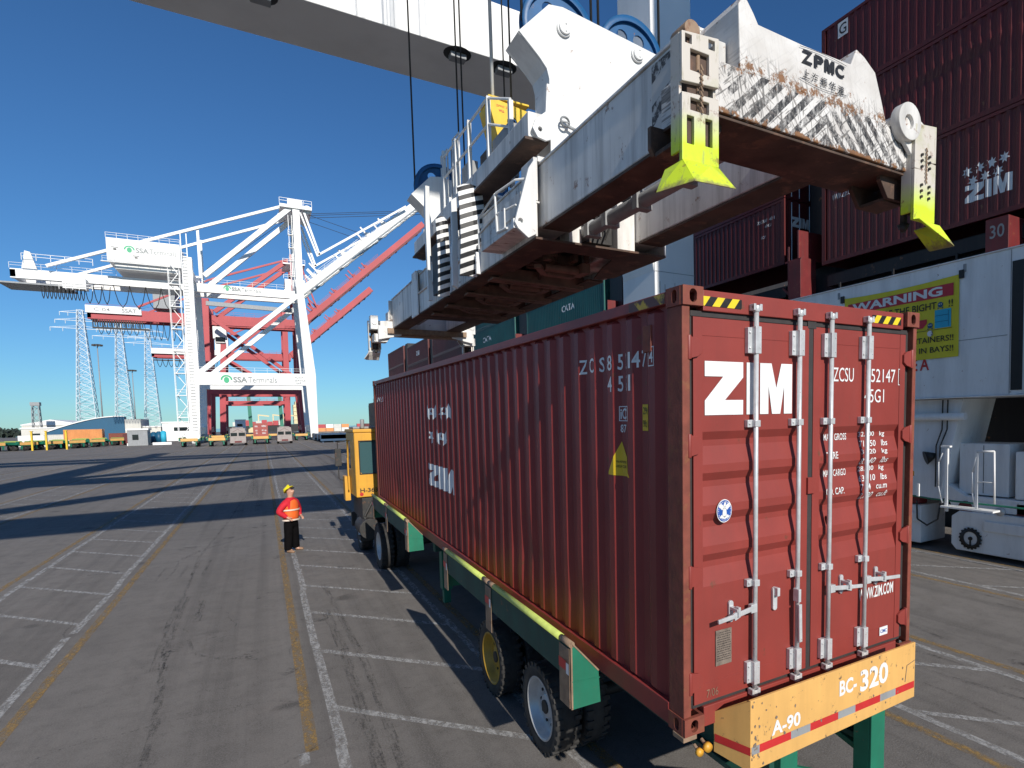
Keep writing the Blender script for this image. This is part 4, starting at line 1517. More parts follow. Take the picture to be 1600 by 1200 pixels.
# rear bumper board
mb = MB()
mb.prism([(.34, .262), (2.11, .262), (2.11, -.185), (.34, -.215)], 'y', -.245, -.225)
mb.add([(.34, -.245, .262), (.34, -.245, -.215), (.27, .03, -.19), (.27, .03, .09)], [(0, 1, 2, 3)])
mb.add([(.345, -.226, .262), (.345, -.226, -.215), (.275, .03, -.19), (.275, .03, .09)], [(3, 2, 1, 0)])
mb.add([(.34, -.245, .262), (.27, .03, .09), (.30, .03, .085), (.36, -.226, .255)], [(0, 1, 2, 3)])
bd = mb.build('rear_bumper', M['boardy'], tr, .003)
mb = MB()
text(mb, 'A-90', (.53, -.2475, -.03), (.27, 0, .0), (0, 0, .10), .03)
text(mb, 'BC-', (1.20, -.2475, .06), (.19, 0, 0), (0, 0, .115), .03)
text(mb, '320', (1.43, -.2475, .03), (.33, 0, 0), (0, 0, .165), .03)
mb.build('bumper_lettering', M['white'], bd)
tape, silv = MB(), MB()
x, k = .35, 0
while x < 2.09:
    L = .07 if k == 0 else (.19 if k % 2 == 0 else .29)
    (silv if k % 2 == 0 else tape).cut().box(x, min(x + L, 2.10), -.2470, -.2462, -.105, -.050)
    x += L
    k += 1
tape.cut().add([(.34, -.247, -.105), (.34, -.247, -.05), (.2685, .02, -.06), (.2685, .02, -.115)], [(0, 1, 2, 3)])
tape.build('red_tape', M['red'], bd)
silv.build('silver_tape', M['grey'], bd)
mb = MB()
for i in range(46):                                # chips in the paint
    x, z = random.uniform(.36, 2.08), random.uniform(-.19, .25)
    if random.random() < .45:
        x = .35 + abs(random.gauss(0, .05))
    r = random.uniform(.003, .011)
    mb.add([(x + r * random.uniform(.5, 1.3) * math.cos(a), -.2478, z + r * 1.6 * random.uniform(.4, 1.4) * math.sin(a)) for a in [t * PI / 3 for t in range(6)]], [tuple(range(6))])
mb.bar((1.98, -.2476, -.03), (2.0, -.2476, .10), .006, .001)
mb.bar((2.0, -.2476, .10), (2.10, -.2476, .12), .006, .001)
mb.build('paint_chips', M['plate'], bd)
mb = MB()
for x in (.665, 1.64):
    mb.box(x, x + .165, -.20, -.18, -1.02, -.22)
    mb.box(x, x + .02, -.18, -.04, -1.02, -.22)
    mb.box(x + .145, x + .165, -.18, -.04, -1.02, -.22)
    mb.bar((x + .08, -.17, -.62), (x + .08, .9, -.40), .05, .05)
    mb.cut()
mb.box(.60, 1.90, -.19, -.07, -1.12, -1.021)
mb.bar((.83, -.15, -.40), (1.64, -.15, -.78), .04, .04)
mb.build('bumper_post', M['trgreen'], tr, .004)
mb = MB()
mb.box(-.01, .10, .0, .12, -.035, -.002)
mb.cyl((.06, -.02, -.05), (.06, -.06, -.07), .012, 8)
mb.cyl((.12, -.02, -.03), (.12, -.07, -.05), .012, 8)
lk = mb.build('lock_pin', M['tan'], tr, .003)
mb = MB()
mb.lathe([(.0, -.02), (.025, -.015), (.028, .01), (.0, .02)], (.06, -.075, -.075), 'y', 12)
mb.lathe([(.0, -.02), (.03, -.015), (.034, .01), (.0, .02)], (.12, -.085, -.055), 'y', 12)
mb.build('knob', M['yellow'], lk)
mb = MB()
for x in (.42, 2.02):
    mb.box(x - .09, x + .09, 7.5, 7.68, -1.05, -.2)
    mb.box(x - .06, x + .06, 7.53, 7.65, -1.30, -1.05)
    mb.bar((x, 7.6, -.9), (x, 6.9, -.3), .05)
    mb.cut()
mb.build('landing_leg', M['trgreen'], tr, .004)


def wheel(parent, x, y, z, r, w, out, rimm, rr=.70):
    """dished steel disc wheel with a lugged tyre; out = -1 faces -x, +1 faces +x"""
    mb = MB()
    ri = r * rr
    pr = [(ri, -w * .42), (r * .90, -w * .50), (r * .97, -w * .46), (r, -w * .36), (r, w * .36), (r * .97, w * .46), (r * .90, w * .50), (ri, w * .42), (ri, -w * .42)]
    mb.lathe(pr, (x, y, z), 'x', 40)
    for i in range(28):                             # shoulder lugs
        a = 2 * PI * (i + .5) / 28
        for s in (-1, 1):
            c = Vector((x + s * w * .36, y + r * .985 * math.cos(a), z + r * .985 * math.sin(a)))
            d = Vector((0, math.cos(a), math.sin(a)))
            tg = Vector((0, -math.sin(a), math.cos(a)))
            q = [c + Vector((s * w * .13 * i2, 0, 0)) + tg * (r * .05 * j) + d * (.022 * k2) for k2 in (-1, 1) for i2, j in ((-1, -1), (1, -1), (1, 1), (-1, 1))]
            mb.add(q, [(0, 3, 2, 1), (4, 5, 6, 7), (0, 1, 5, 4), (1, 2, 6, 5), (2, 3, 7, 6), (3, 0, 4, 7)])
    t = mb.build('wheel', M['rubber'], parent)
    mb = MB()
    o = out
    mb.lathe([(ri * 1.02, o * w * .44), (ri * .97, o * w * .46), (ri * .93, o * w * .40), (ri * .90, o * w * .10), (ri * .80, o * w * .02), (ri * .42, o * w * .02), (ri * .40, o * w * .14), (ri * .34, o * w * .18), (0.001, o * w * .18)], (x, y, z), 'x', 36)
    mb.build('rim', rimm, t)
    mb = MB()
    for i in range(10):
        a = 2 * PI * i / 10
        p = (x + o * w * .02, y + ri * .6 * math.cos(a), z + ri * .6 * math.sin(a))
        mb.cyl(p, (x + o * w * .07, p[1], p[2]), .016, 6)
    mb.build('wheel_nuts', M['dark'], t)
    return t


for y, rm in ((2.52, M['silver']), (4.05, M['rimyellow'])):
    z = zg(y) + .455
    for xc, o, rmm in ((.165, -1, rm), (.50, 1, M['silver']), (1.94, -1, M['silver']), (2.275, 1, M['silver'])):
        wheel(tr, xc, y, z, .455, .27, o, rmm)
    mb = MB()
    mb.cyl((.1, y, z), (2.34, y, z), .07, 12)
    mb.build('axle', M['dark'], tr)
# ================================================================== YARD TRACTOR pulling the trailer
tk = thing('yard_tractor', 'yellow yard tractor with black rear window coupled in front of the loaded green trailer', 'tractor', (0, 12.9, 0))
cb = MB()
x0, x1, y0, y1, z0, z1 = -.30, 1.05, 13.0, 14.75, 1.58, 3.22
cb.frame([(x0, z0), (x1, z0), (x1, z1), (x0, z1)], [[(x0 + .11, 2.24), (x0 + .15, 2.18), (x1 - .15, 2.18), (x1 - .11, 2.24), (x1 - .11, 2.94), (x1 - .15, 3.0), (x0 + .15, 3.0), (x0 + .11, 2.94)]], 'y', y0, y0 + .05)
cb.frame([(y0 + .05, z0), (y1, z0), (y1, 2.3), (y1 - .12, z1), (y0 + .05, z1)], [[(y0 + .85, 2.25), (y1 - .18, 2.25), (y1 - .28, 3.0), (y0 + .85, 3.0)]], 'x', x0, x0 + .05)
cb.frame([(y0 + .05, z0), (y1, z0), (y1, 2.3), (y1 - .12, z1), (y0 + .05, z1)], [[(y0 + .5, 2.25), (y1 - .18, 2.25), (y1 - .28, 3.0), (y0 + .5, 3.0)]], 'x', x1 - .05, x1)
cb.box(x0 + .05, x1 - .05, y1 - .05, y1 - .001, z0, 2.25)
cb.box(x0 - .02, x1 + .02, y0 - .03, y1 + .0, z1 + .001, z1 + .09)
cb.box(x0 + .05, x1 - .05, y0 + .05, y1 - .05, z0, z0 + .04)
cab = cb.build('cab', M['yellow'], tk, .02)
mb = MB()
mb.box(x0 + .10, x1 - .10, y0 + .02, y0 + .03, 2.17, 3.01)
mb.box(x0 + .02, x0 + .03, y0 + .85, y1 - .18, 2.25, 3.0)
mb.box(x1 - .03, x1 - .02, y0 + .5, y1 - .18, 2.25, 3.0)
mb.add([(x0 + .05, y1 - .02, 2.25), (x1 - .05, y1 - .02, 2.25), (x1 - .05, y1 - .14, z1), (x0 + .05, y1 - .14, z1)], [(0, 1, 2, 3)])
mb.build('window', M['glass'], cab)
mb = MB()
t = slot
for a, b, c, d in ((x0 + .095, x1 - .095, 2.160, 2.185), (x0 + .095, x1 - .095, 2.995, 3.02), (x0 + .095, x0 + .12, 2.18, 3.0), (x1 - .12, x1 - .095, 2.18, 3.0)):
    mb.box(a, b, y0 - .012, y0 - .001, c, d)
mb.build('window_seal', M['black'], cab)
mb = MB()
text(mb, 'H-363', (x0 + .09, y0 - .006, 1.70), (.42, 0, 0), (0, 0, .11), .02)
mb.build('cab_lettering', M['black'], cab)
mb = MB()
mb.cyl((x0 + .12, y0 - .012, 1.66), (x0 + .12, y0 + .0, 1.66), .045, 16)
mb.build('tail_light', M['red'], cab)
mb = MB()
mb.box(.55, 1.05, 13.3, 13.9, z1 + .1, z1 + .28)
mb.cyl((-.05, 13.3, z1 + .1), (-.05, 13.3, z1 + .34), .05, 10)
mb.box(-.25, .4, 13.5, 14.4, z1 + .092, z1 + .15)
mb.build('roof_unit', M['grey'], cab, .02)
mb = MB()
mb.tube([(-.30, 14.6, 3.0), (-.52, 14.65, 2.95), (-.52, 14.65, 1.95), (-.30, 14.6, 1.85)], .016, 6)
mb.box(-.60, -.44, 14.60, 14.66, 2.3, 2.78)
mb.build('mirror', M['dark'], cab, .01)
mb = MB()
mb.tube([(-.36, 13.95, 1.7), (-.36, 13.95, 2.55)], .018, 6)
mb.box(-.44, -.31, 14.1, 14.5, 1.4, 2.05)
mb.build('grab_rail', M['yellow'], cab)
mb = MB()
for x in (.82, 1.46):
    mb.box(x, x + .14, 10.9, 15.2, .72, .98)
mb.box(-.2, 2.5, 15.05, 15.25, .55, .95)
mb.box(.3, 2.0, 11.2, 12.3, .985, 1.10)
mb.box(-.18, .6, 13.0, 14.7, 1.0, 1.56)
mb.box(-.25, .35, 13.05, 13.5, .45, .55)
mb.cyl((-.05, 12.7, .8), (-.05, 13.6, .8), .26, 16)
mb.tube([(.1, 12.95, 1.55), (-.15, 12.9, 1.1), (-.1, 12.8, .7)], .03, 6)
mb.build('chassis', M['dark'], tk, .01)
mb = MB()
mb.box(1.15, 2.35, 13.3, 15.0, 1.0, 1.9)
mb.build('engine_cover', M['yellow'], tk, .04)
for y, xs in ((11.75, (.10, .44, 1.98, 2.32)), (14.3, (.02, 2.4))):
    for i, x in enumerate(xs):
        wheel(tk, x, y, .53, .53, .28, -1 if (i == 0 or len(xs) == 4 and i == 2) else 1, M['silver'], .62)
mb = MB()
mb.cyl((.1, 11.75, .53), (2.3, 11.75, .53), .08, 10)
mb.cyl((.1, 14.3, .53), (2.3, 14.3, .53), .07, 10)
mb.build('axle', M['dark'], tk)

# ================================================================== WORKER
def skin(name, chains, mat, parent, lev=2, root=0):
    """chains: list of [(x,y,z,rx,ry)...]; points shared between chains are merged"""
    vs, rad, es, idx = [], [], [], {}
    for ch in chains:
        prev = None
        for p in ch:
            kx = tuple(round(a, 4) for a in p[:3])
            if kx not in idx:
                idx[kx] = len(vs)
                vs.append(p[:3])
                rad.append((p[3], p[4] if len(p) > 4 else p[3]))
            if prev is not None and prev != idx[kx]:
                es.append((prev, idx[kx]))
            prev = idx[kx]
    me = bpy.data.meshes.new(name)
    me.from_pydata(vs, es, [])
    me.materials.append(mat)
    o = bpy.data.objects.new(name, me)
    COL.objects.link(o)
    bm = bmesh.new()
    bm.from_mesh(me)
    L = bm.verts.layers.skin.verify()
    bm.verts.ensure_lookup_table()
    for i, v in enumerate(bm.verts):
        v[L].radius = rad[i]
        v[L].use_root = (i == root)
    bm.to_mesh(me)
    bm.free()
    s = o.modifiers.new('skin', 'SKIN')
    s.use_smooth_shade = True
    sb = o.modifiers.new('sub', 'SUBSURF')
    sb.levels = sb.render_levels = lev
    if parent:
        o.parent = parent
    return o


WK = thing('person', 'person in red jacket, orange vest and yellow hard hat looking up at the spreader', 'person', (-1.70, 15.12, 0), rot=(0, 0, R(48)))
# local frame: faces -y, x to the person's left
PEL = (0, .02, .93, .135, .11)
shR, shL = (-.185, .0, 1.40), (.185, .0, 1.40)
elR, elL = (-.37, .08, 1.14), (.36, .07, 1.13)
haR, haL = (-.225, -.10, .96), (.235, -.11, .95)
body = [[PEL, (0, .02, 1.10, .14, .115), (0, .01, 1.30, .155, .12), (0, .01, 1.42, .09, .07), (0, .0, 1.49, .06), (0, -.004, 1.54, .064), (0, -.035, 1.605, .074, .080), (0, .02, 1.665, .084, .095), (0, .06, 1.70, .07)],
        [(0, -.035, 1.605, .074, .080), (0, -.085, 1.66, .05, .045), (0, -.128, 1.690, .013)],
        [PEL, (-.10, .02, .86, .085), (-.115, .01, .50, .06), (-.12, .03, .10, .042), (-.125, -.10, .04, .035)],
        [PEL, (.10, .02, .86, .085), (.125, .03, .50, .06), (.15, .06, .10, .042), (.20, -.05, .04, .035)]]
for s, e, h in ((shR, elR, haR), (shL, elL, haL)):
    body.append([(0, .01, 1.42, .09, .07), (*s, .045), (*e, .04), (*h, .03)])
    sg = -1 if s[0] < 0 else 1
    for i, (dx, ln) in enumerate(((-.028, .075), (-.010, .085), (.010, .082), (.027, .068))):
        body.append([(*h, .03), (h[0] - sg * .01 + dx, h[1] - .055, h[2] - .03, .011), (h[0] - sg * .035 + dx, h[1] - .06 - ln * .35, h[2] - .03 - ln * .6, .009)])
    body.append([(*h, .03), (h[0] - sg * .045, h[1] - .03, h[2] + .01, .011), (h[0] - sg * .07, h[1] - .06, h[2] - .01, .009)])
bo = skin('body', body, M['skin'], WK)
jk = skin('jacket', [[(0, .02, .84, .215, .16), (0, .02, 1.05, .215, .16), (0, .01, 1.28, .228, .165), (0, .005, 1.43, .15, .12), (0, .01, 1.51, .075)],
                     [(0, .01, 1.28, .235, .18), (*shR, .105), (*elR, .092), (-.255, -.02, 1.02, .07), (haR[0] - .002, haR[1] + .012, haR[2] + .012, .047)],
                     [(0, .01, 1.28, .235, .18), (*shL, .105), (*elL, .092), (.26, -.03, 1.01, .07), (haL[0] + .002, haL[1] + .012, haL[2] + .012, .047)]], M['redjacket'], WK)
ve = skin('vest', [[(0, .01, .82, .235, .175), (0, .005, 1.05, .235, .175), (0, -.005, 1.25, .242, .175), (0, -.02, 1.38, .20, .13), (0, -.01, 1.455, .11, .09)]], M['vest'], WK)
mb = MB()
for z, rx, ry in ((.90, .252, .192), (1.17, .258, .194)):
    n = 28
    vs, fs = [], []
    for zz in (z - .02, z + .02):
        for i in range(n):
            a = 2 * PI * i / n
            vs.append((rx * math.cos(a) * (.985 if zz > z else 1), .01 + ry * math.sin(a), zz))
    mb.add(vs, [(i, (i + 1) % n, n + (i + 1) % n, n + i) for i in range(n)], 0, True)
mb.build('reflective_band', M['reflect'], WK)
tz = skin('trousers', [[(0, .02, .92, .16, .13), (0, .02, .86, .155, .13), (-.10, .02, .74, .125, .12), (-.122, .01, .48, .112), (-.150, .03, .12, .100), (-.152, .03, .07, .095)],
                       [(0, .02, .86, .155, .13), (.10, .02, .74, .125, .12), (.128, .03, .48, .112), (.178, .06, .12, .100), (.18, .06, .07, .095)]], M['trousers'], WK)
for ax, ay, bx, by in ((-.15, .06, -.165, -.18), (.18, .08, .27, -.11)):
    skin('shoe', [[(ax, ay, .045, .042, .04), ((ax + bx) / 2, (ay + by) / 2, .05, .05, .045), (bx, by, .032, .045, .03)]], M['shoe'], WK)
# head gear, tilted back with the head
hm = MB()
prof = []
for i in range(9):
    a = PI / 2 * i / 8
    prof.append((.118 * math.cos(a) + .001, .10 * math.sin(a)))
hm.lathe([(.105, -.005)] + [(.128, -.008), (.128, .0)] + prof, (0, 0, 0), 'z', 24)
hm.prism([(-.085, -.06), (-.06, -.155), (0, -.175), (.06, -.155), (.085, -.06)], 'z', -.01, .002)
hm.bar((0, -.10, .055), (0, .10, .055), .03, .10)
ho = hm.build('hard_hat', M['helmet'], WK)
ho.location = (0, .055, 1.695)
ho.rotation_euler = (R(-42), 0, 0)
sgx = MB()
sgx.box(-.065, -.006, -.118, -.10, 1.640, 1.672)
sgx.box(.006, .065, -.118, -.10, 1.640, 1.672)
sgx.box(-.085, .085, -.10, -.094, 1.660, 1.672)
for s in (-1, 1):
    sgx.box(min(s * .085, s * .079), max(s * .085, s * .079), -.10, .02, 1.664, 1.672)
sgo = sgx.build('sunglasses', M['darkglass'], WK, .003)
sgo.location = (0, -.012, 1.672)
sgo.rotation_euler = (R(-34), 0, 0)
for v_ in sgo.data.vertices:
    v_.co.z -= 1.632
    v_.co.y += .01

# ================================================================== THE CRANE OVERHEAD
oc = thing('container_crane', 'white crane overhead whose portal beam and leg rise behind the spreader', 'crane', (12.5, 6, 0))
GF, GN = (16.5, 18.95), (-6.35, -3.9)
for i, (ya, yb) in enumerate((GF, GN)):
    mb = MB()
    lx = 0 if i == 0 else -.72
    mb.box(11.5 + lx, 13.5 + lx, ya, yb, 6.85, 41)
    mb.prism([(11.5, 9.3), (11.5, 15.6), (10.3, 15.6)], 'y', ya + .05, yb - .05)
    lg = mb.build('leg', M['ivory'], oc, .05)
    if i == 0:
        mb = MB()
        for q in range(7):
            yy = ya - .012
            mb.cyl((11.72 + .25 * q, yy, 8.0 + .12 * (q % 2)), (11.72 + .25 * q, yy, 8.9 - .1 * (q % 3)), .012, 6)
        mb.box(11.49, 13.51, ya - .01, ya - .001, 9.28, 9.30)
        mb.build('weld_marks', M['grey'], lg)
    mb = MB()
    mb.box(-18.5, -16.7, ya, yb, 2.0, 41)
    mb.build('leg', M['ivory'], oc, .05)
    mb = MB()
    mb.box(-16.7, 11.5, ya, yb - .03, 15.6, 17.45)
    pb = mb.build('portal_beam', M['ivory'], oc, .03)
    mb = MB()
    for q in range(26):
        mb.box(-16 + q * 1.05, -15.99 + q * 1.05, ya - .004, ya - .0005, 15.65, 17.4)
    mb.build('panel_seam', M['grey'], pb)
    mb = MB()
    mb.bar((-17.6, (ya + yb) / 2, 17.0), (12.3, (ya + yb) / 2, 38.5), 1.0, 1.1)
    mb.build('diagonal_brace', M['ivory'], oc)
    if i == 0:
        for x in (-1.7, 3.9, 5.5):
            mb = MB()
            mb.lathe([(.001, 15.585), (.42, 15.585), (.45, 15.598)], (x, ya + .35, 0), 'z', 20)
            fl = mb.build('flood_light', M['black'], pb)
            mb = MB()
            mb.box(x - .26, x + .26, ya + .18, ya + .52, 15.40, 15.582)
            mb.build('lamp_housing', M['grey'], fl, .03)
for y0, y1 in ((2.2, 3.6), (8.6, 10.0)):
    mb = MB()
    mb.box(-36, 52, y0, y1, 39.0, 41.0)
    mb.build('girder', M['ivory'], oc)
for x0, x1 in ((11.4, 13.6), (-18.6, -16.6)):
    mb = MB()
    mb.box(x0, x1, -6.3, 18.9, 41.05, 42.6)
    mb.build('upper_tie', M['ivory'], oc)
mb = MB()
mb.box(-1.5, 4, 1.8, 10.4, 38.2, 38.98)
mb.build('trolley', M['grey'], oc)
sb_ = MB()
sb_.box(11.45, 13.5, -8.6, 21.0, 3.76, 6.82)
sb_.box(11.41, 13.54, -8.6, 21.0, 3.73, 3.757)
sb_.box(11.41, 13.54, -8.6, 21.0, 6.822, 6.85)
sl = sb_.build('sill_beam', M['sill'], oc, .02)
mb = MB()
mb.box(11.435, 11.449, 3.20, 3.42, 3.85, 6.55)
mb.build('cable_slot', M['black'], sl)
mb = MB()
mb.box(11.444, 11.449, 3.5, 21, 5.02, 5.035)
mb.box(11.444, 11.449, 3.44, 3.455, 3.78, 6.8)
for yy in (7.75, 4.4):
    mb.box(11.43, 11.449, yy - .03, yy + .03, 6.55, 6.72)
mb.build('panel_seam', M['grey'], sl)
mb = MB()
for i, ch in enumerate('AREA'):
    text(mb, ch, (11.44, 6.30 - i * .29, 4.42), (0, -.23, 0), (0, 0, .29), .02)
mb.build('sill_lettering', M['red'], sl)
mb = MB()
mb.box(-18.55, -16.65, -8.6, 21.0, 2.0, 4.2)
mb.build('sill_beam', M['ivory'], oc)
# travel gear under the sill
mb = MB()
mb.prism([(4.55, 3.72), (7.6, 3.72), (7.0, 2.2), (6.9, 1.3), (5.1, 1.3), (4.9, 2.2)], 'x', 11.75, 13.2)
for q in range(14):
    mb.cyl((11.74, 4.70 + .19 * q, 3.36), (11.70, 4.70 + .19 * q, 3.36), .03, 6)
mb.cyl((11.66, 4.45, 3.30), (11.66, 7.6, 3.30), .09, 10)
mb.build('hinge_support', M['sill'], oc, .03)
for (ya, yb) in ((3.0, 4.86), (5.62, 7.4), (.6, 2.6), (-2.2, -.2)):
    mb = MB()
    mb.prism([(ya, .12), (yb - .12, .12), (yb, .25), (yb, .92), (yb - .18, 1.06), (ya, 1.08)], 'x', 11.85, 12.95)
    mb.box(11.80, 11.849, ya + .05, yb - .75, .66, .9)
    bg_ = mb.build('bogie', M['sill'], oc, .03)
    mb = MB()
    c = (11.83, yb - .46, .44)
    mb.lathe([(.16, -.015), (.235, -.02), (.235, .01), (.16, .015), (.16, -.015)], c, 'x', 28)
    for k in range(18):
        a = 2 * PI * k / 18
        mb.box(c[0] - .02, c[0] + .01, c[1] + .24 * math.cos(a) - .018, c[1] + .24 * math.cos(a) + .018, c[2] + .24 * math.sin(a) - .018, c[2] + .24 * math.sin(a) + .018)
    mb.cyl((c[0] - .02, c[1], c[2]), (c[0] + .01, c[1], c[2]), .045, 12)
    mb.bar((c[0], c[1], c[2] - .2), (c[0], c[1], c[2]), .02, .05, up=(1, 0, 0))
    mb.build('drive_chain_ring', M['black'], bg_)
    mb = MB()
    for yy in (ya + .35, yb - .45):
        mb.cyl((12.2, yy, .28), (12.6, yy, .28), .28, 20)
    mb.build('wheel', M['dark'], bg_)
    mb = MB()
    mb.cyl((11.9, yb - .28, 1.14), (12.3, yb - .28, 1.14), .16, 14)
    mb.box(11.95, 12.3, ya + .1, ya + .5, 1.09, 1.36)
    mb.build('motor', M['lash'], bg_, .02)
    mb = MB()
    mb.lathe([(.001, -.02), (.10, -.02), (.10, .03), (.001, .03)], (11.80, ya + .75, 1.16), 'x', 20)
    mb.build('brake_disc', M['silver'], bg_)
mb = MB()
mb.prism([(3.0, 1.10), (4.9, 1.10), (5.0, 1.32), (7.3, 1.32), (7.3, 1.70), (5.0, 1.66), (4.6, 1.42), (3.0, 1.42)], 'x', 11.95, 12.9)
mb.build('equaliser_beam', M['sill'], oc, .02)
mb = MB()
mb.box(12.1, 13.0, 3.72, 4.82, 1.45, 2.66)
mb.box(12.0, 13.0, 2.4, 3.55, 1.44, 2.50)
mb.box(12.2, 13.0, 2.2, 3.3, 2.51, 3.1)
kc = mb.build('switch_cabinet', M['sill'], oc, .02)
mb = MB()
mb.box(12.092, 12.098, 4.26, 4.27, 1.5, 2.62)
mb.box(11.99, 11.998, 3.3, 3.36, 1.9, 2.1)
mb.build('cabinet_seam', M['black'], kc)
mb = MB()
mb.tube([(11.9, 5.10, 1.20), (11.9, 5.14, 1.32), (11.9, 5.20, 1.6), (11.9, 5.20, 2.2), (11.9, 5.10, 2.42)], .022, 8)
mb.box(11.88, 11.94, 4.98, 5.04, 1.0, 2.56)
mb.box(11.86, 11.96, 4.92, 5.14, 2.56, 2.60)
mb.tube([(11.9, 4.34, 1.22), (11.9, 4.40, 1.5), (11.9, 4.40, 2.0), (11.9, 4.32, 2.36)], .022, 8)
mb.box(11.88, 11.92, 4.28, 4.34, 1.15, 2.46)
mb.tube([(11.9, 4.32, 2.48), (11.9, 3.94, 2.50), (11.9, 3.92, 1.3)], .022, 8)
mb.tube([(11.9, 4.32, 1.78), (11.9, 3.96, 1.80)], .018, 8)
mb.box(11.8, 12.1, 3.9, 5.1, 1.10, 1.14)
mb.box(11.86, 11.9, 5.68, 5.74, 1.3, 1.62)
mb.v = [(x - .85, -2.94 + (y + 2.94) * .940, 3.43 + (z - 3.43) * .940) for x, y, z in mb.v]      # stands just outside the shade of the leg
mb.build('access_ladder', M['ivory'], oc)
mb = MB()
mb.cyl((11.62, 5.38, 2.30), (11.80, 5.20, 2.38), .17, 16, r2=.04)
mb.cyl((11.85, 5.22, 1.3), (11.85, 5.22, 2.36), .03, 6)
mb.build('horn', M['black'], oc)
mb = MB()
for q in (0, 2):
    mb.tube([(11.72, 4.9 + .06 * q, 3.7), (11.70, 4.9 + .06 * q, 3.0), (11.70, 5.06 + .05 * q, 2.6), (11.72, 5.1 + .04 * q, 1.6)], .016, 6)
mb.tube([(11.8, 5.7, 1.2), (11.75, 5.65, .75), (11.75, 5.4, .62), (11.78, 5.15, .8), (11.8, 5.1, 1.2)], .02, 6)
mb.build('cable', M['dark'], oc)
mb = MB()
mb.box(11.40, 11.445, 5.55, 6.0, 1.86, 1.98)
mb.build('orange_label', M['yellow'], oc)
tag(MB().tube([(11.3, 9.0, 1.60), (11.3, 5.0, 1.36), (11.3, 2.0, 1.36), (11.3, -1.0, 1.2)], .022, 6).build('green_rope', M['trgreen']), 'green rope strung in front of the grey crane travel gear', 'rope')
# warning banner hanging on the sill
bn = thing('warning_banner', 'yellow WARNING banner with red stripe hanging on the grey crane beam', 'banner', (11.43, 6.0, 4.7))
BX = 11.425
mb = MB()
n = 14
vs, fs = [], []
for i in range(n + 1):
    yy = 7.55 - 3.04 * i / n
    sag = .0
    for zz in (4.68, 6.52 - .05 * math.sin(PI * i / n)):
        vs.append((BX - .006 * math.sin(i * 1.7), yy, zz))
for i in range(n):
    fs.append((2 * i, 2 * i + 2, 2 * i + 3, 2 * i + 1))
mb.add(vs, fs)
mb.build('banner_sheet', M['signyellow'], bn)
mb = MB()
mb.add([(BX - .01, 7.44, 6.08), (BX - .01, 4.63, 6.08), (BX - .01, 4.63, 6.36), (BX - .01, 7.44, 6.34)], [(0, 1, 2, 3)])
mb.add([(BX - .01, 6.0, 5.42), (BX - .01, 5.35, 5.42), (BX - .01, 5.25, 5.52), (BX - .01, 5.25, 5.62), (BX - .01, 6.0, 5.62)], [(0, 1, 2, 3, 4)])
mb.build('red_panel', M['signred'], bn)
mb = MB()
text(mb, 'WARNING', (BX - .016, 7.30, 6.115), (0, -2.42, 0), (0, 0, .215), .035)
mb.build('banner_title', M['white'], bn)
mb = MB()
text(mb, 'STAY OUT OF THE BIGHT', (BX - .012, 7.48, 5.83), (0, -2.46, 0), (0, 0, .165), .012)
text(mb, '!!', (BX - .012, 4.74, 5.83), (0, -.10, 0), (0, 0, .165), .012)
text(mb, 'NO RIDING ON CONTAINERS!!', (BX - .012, 7.42, 5.06), (0, -2.80, 0), (0, 0, .135), .010)
text(mb, 'WATCH FOR LOADS IN BAYS!!', (BX - .012, 7.42, 4.82), (0, -2.80, 0), (0, 0, .135), .010)
mb.add([(BX - .012, 7.45, 5.345), (BX - .012, 4.65, 5.345), (BX - .012, 4.65, 5.355), (BX - .012, 7.45, 5.355)], [(0, 1, 2, 3)])
text(mb, '2', (BX - .018, 5.145, 5.23), (0, -.05, 0), (0, 0, .09), .01)
for yy in (7.62, 4.46):
    mb.box(11.40, 11.449, yy - .05, yy + .05, 6.42, 6.60)
mb.build('banner_lettering', M['black'], bn)
mb = MB()
mb.add([(BX - .010, 5.06, 5.375), (BX - .010, 4.68, 5.375), (BX - .010, 4.68, 5.80), (BX - .010, 5.06, 5.80)], [(0, 1, 2, 3)])
mb.build('blue_panel', M['cyan'], bn)
mb = MB()
for z in (5.52, 5.66):
    mb.add([(BX - .013, 5.06, z), (BX - .013, 4.74, z), (BX - .013, 4.74, z + .01), (BX - .013, 5.06, z + .01)], [(0, 1, 2, 3)])
mb.add([(BX - .013, 4.745, 5.40), (BX - .013, 4.735, 5.40), (BX - .013, 4.735, 5.76), (BX - .013, 4.745, 5.76)], [(0, 1, 2, 3)])
for cy, cz in ((4.93, 5.91), (5.17, 5.46)):
    put(mb, disc(0, 0, .065), (BX - .012, cy, cz), (0, -1, 0), (0, 0, 1))
    for a, b in ((.05, -.075), (-.05, -.075)):
        put(mb, disc(a, b, .018), (BX - .013, cy, cz), (0, -1, 0), (0, 0, 1))
mb.build('banner_picture', M['tarp'], bn)
mb = MB()
put(mb, disc(0, 0, .07), (BX - .014, 5.17, 5.275), (0, -1, 0), (0, 0, 1))
for cy, cz in ((4.93, 5.91), (5.17, 5.46)):
    for q in (-.024, .024):
        put(mb, disc(q, .012, .013), (BX - .018, cy, cz), (0, -1, 0), (0, 0, 1))
mb.build('number_disc', M['white'], bn)
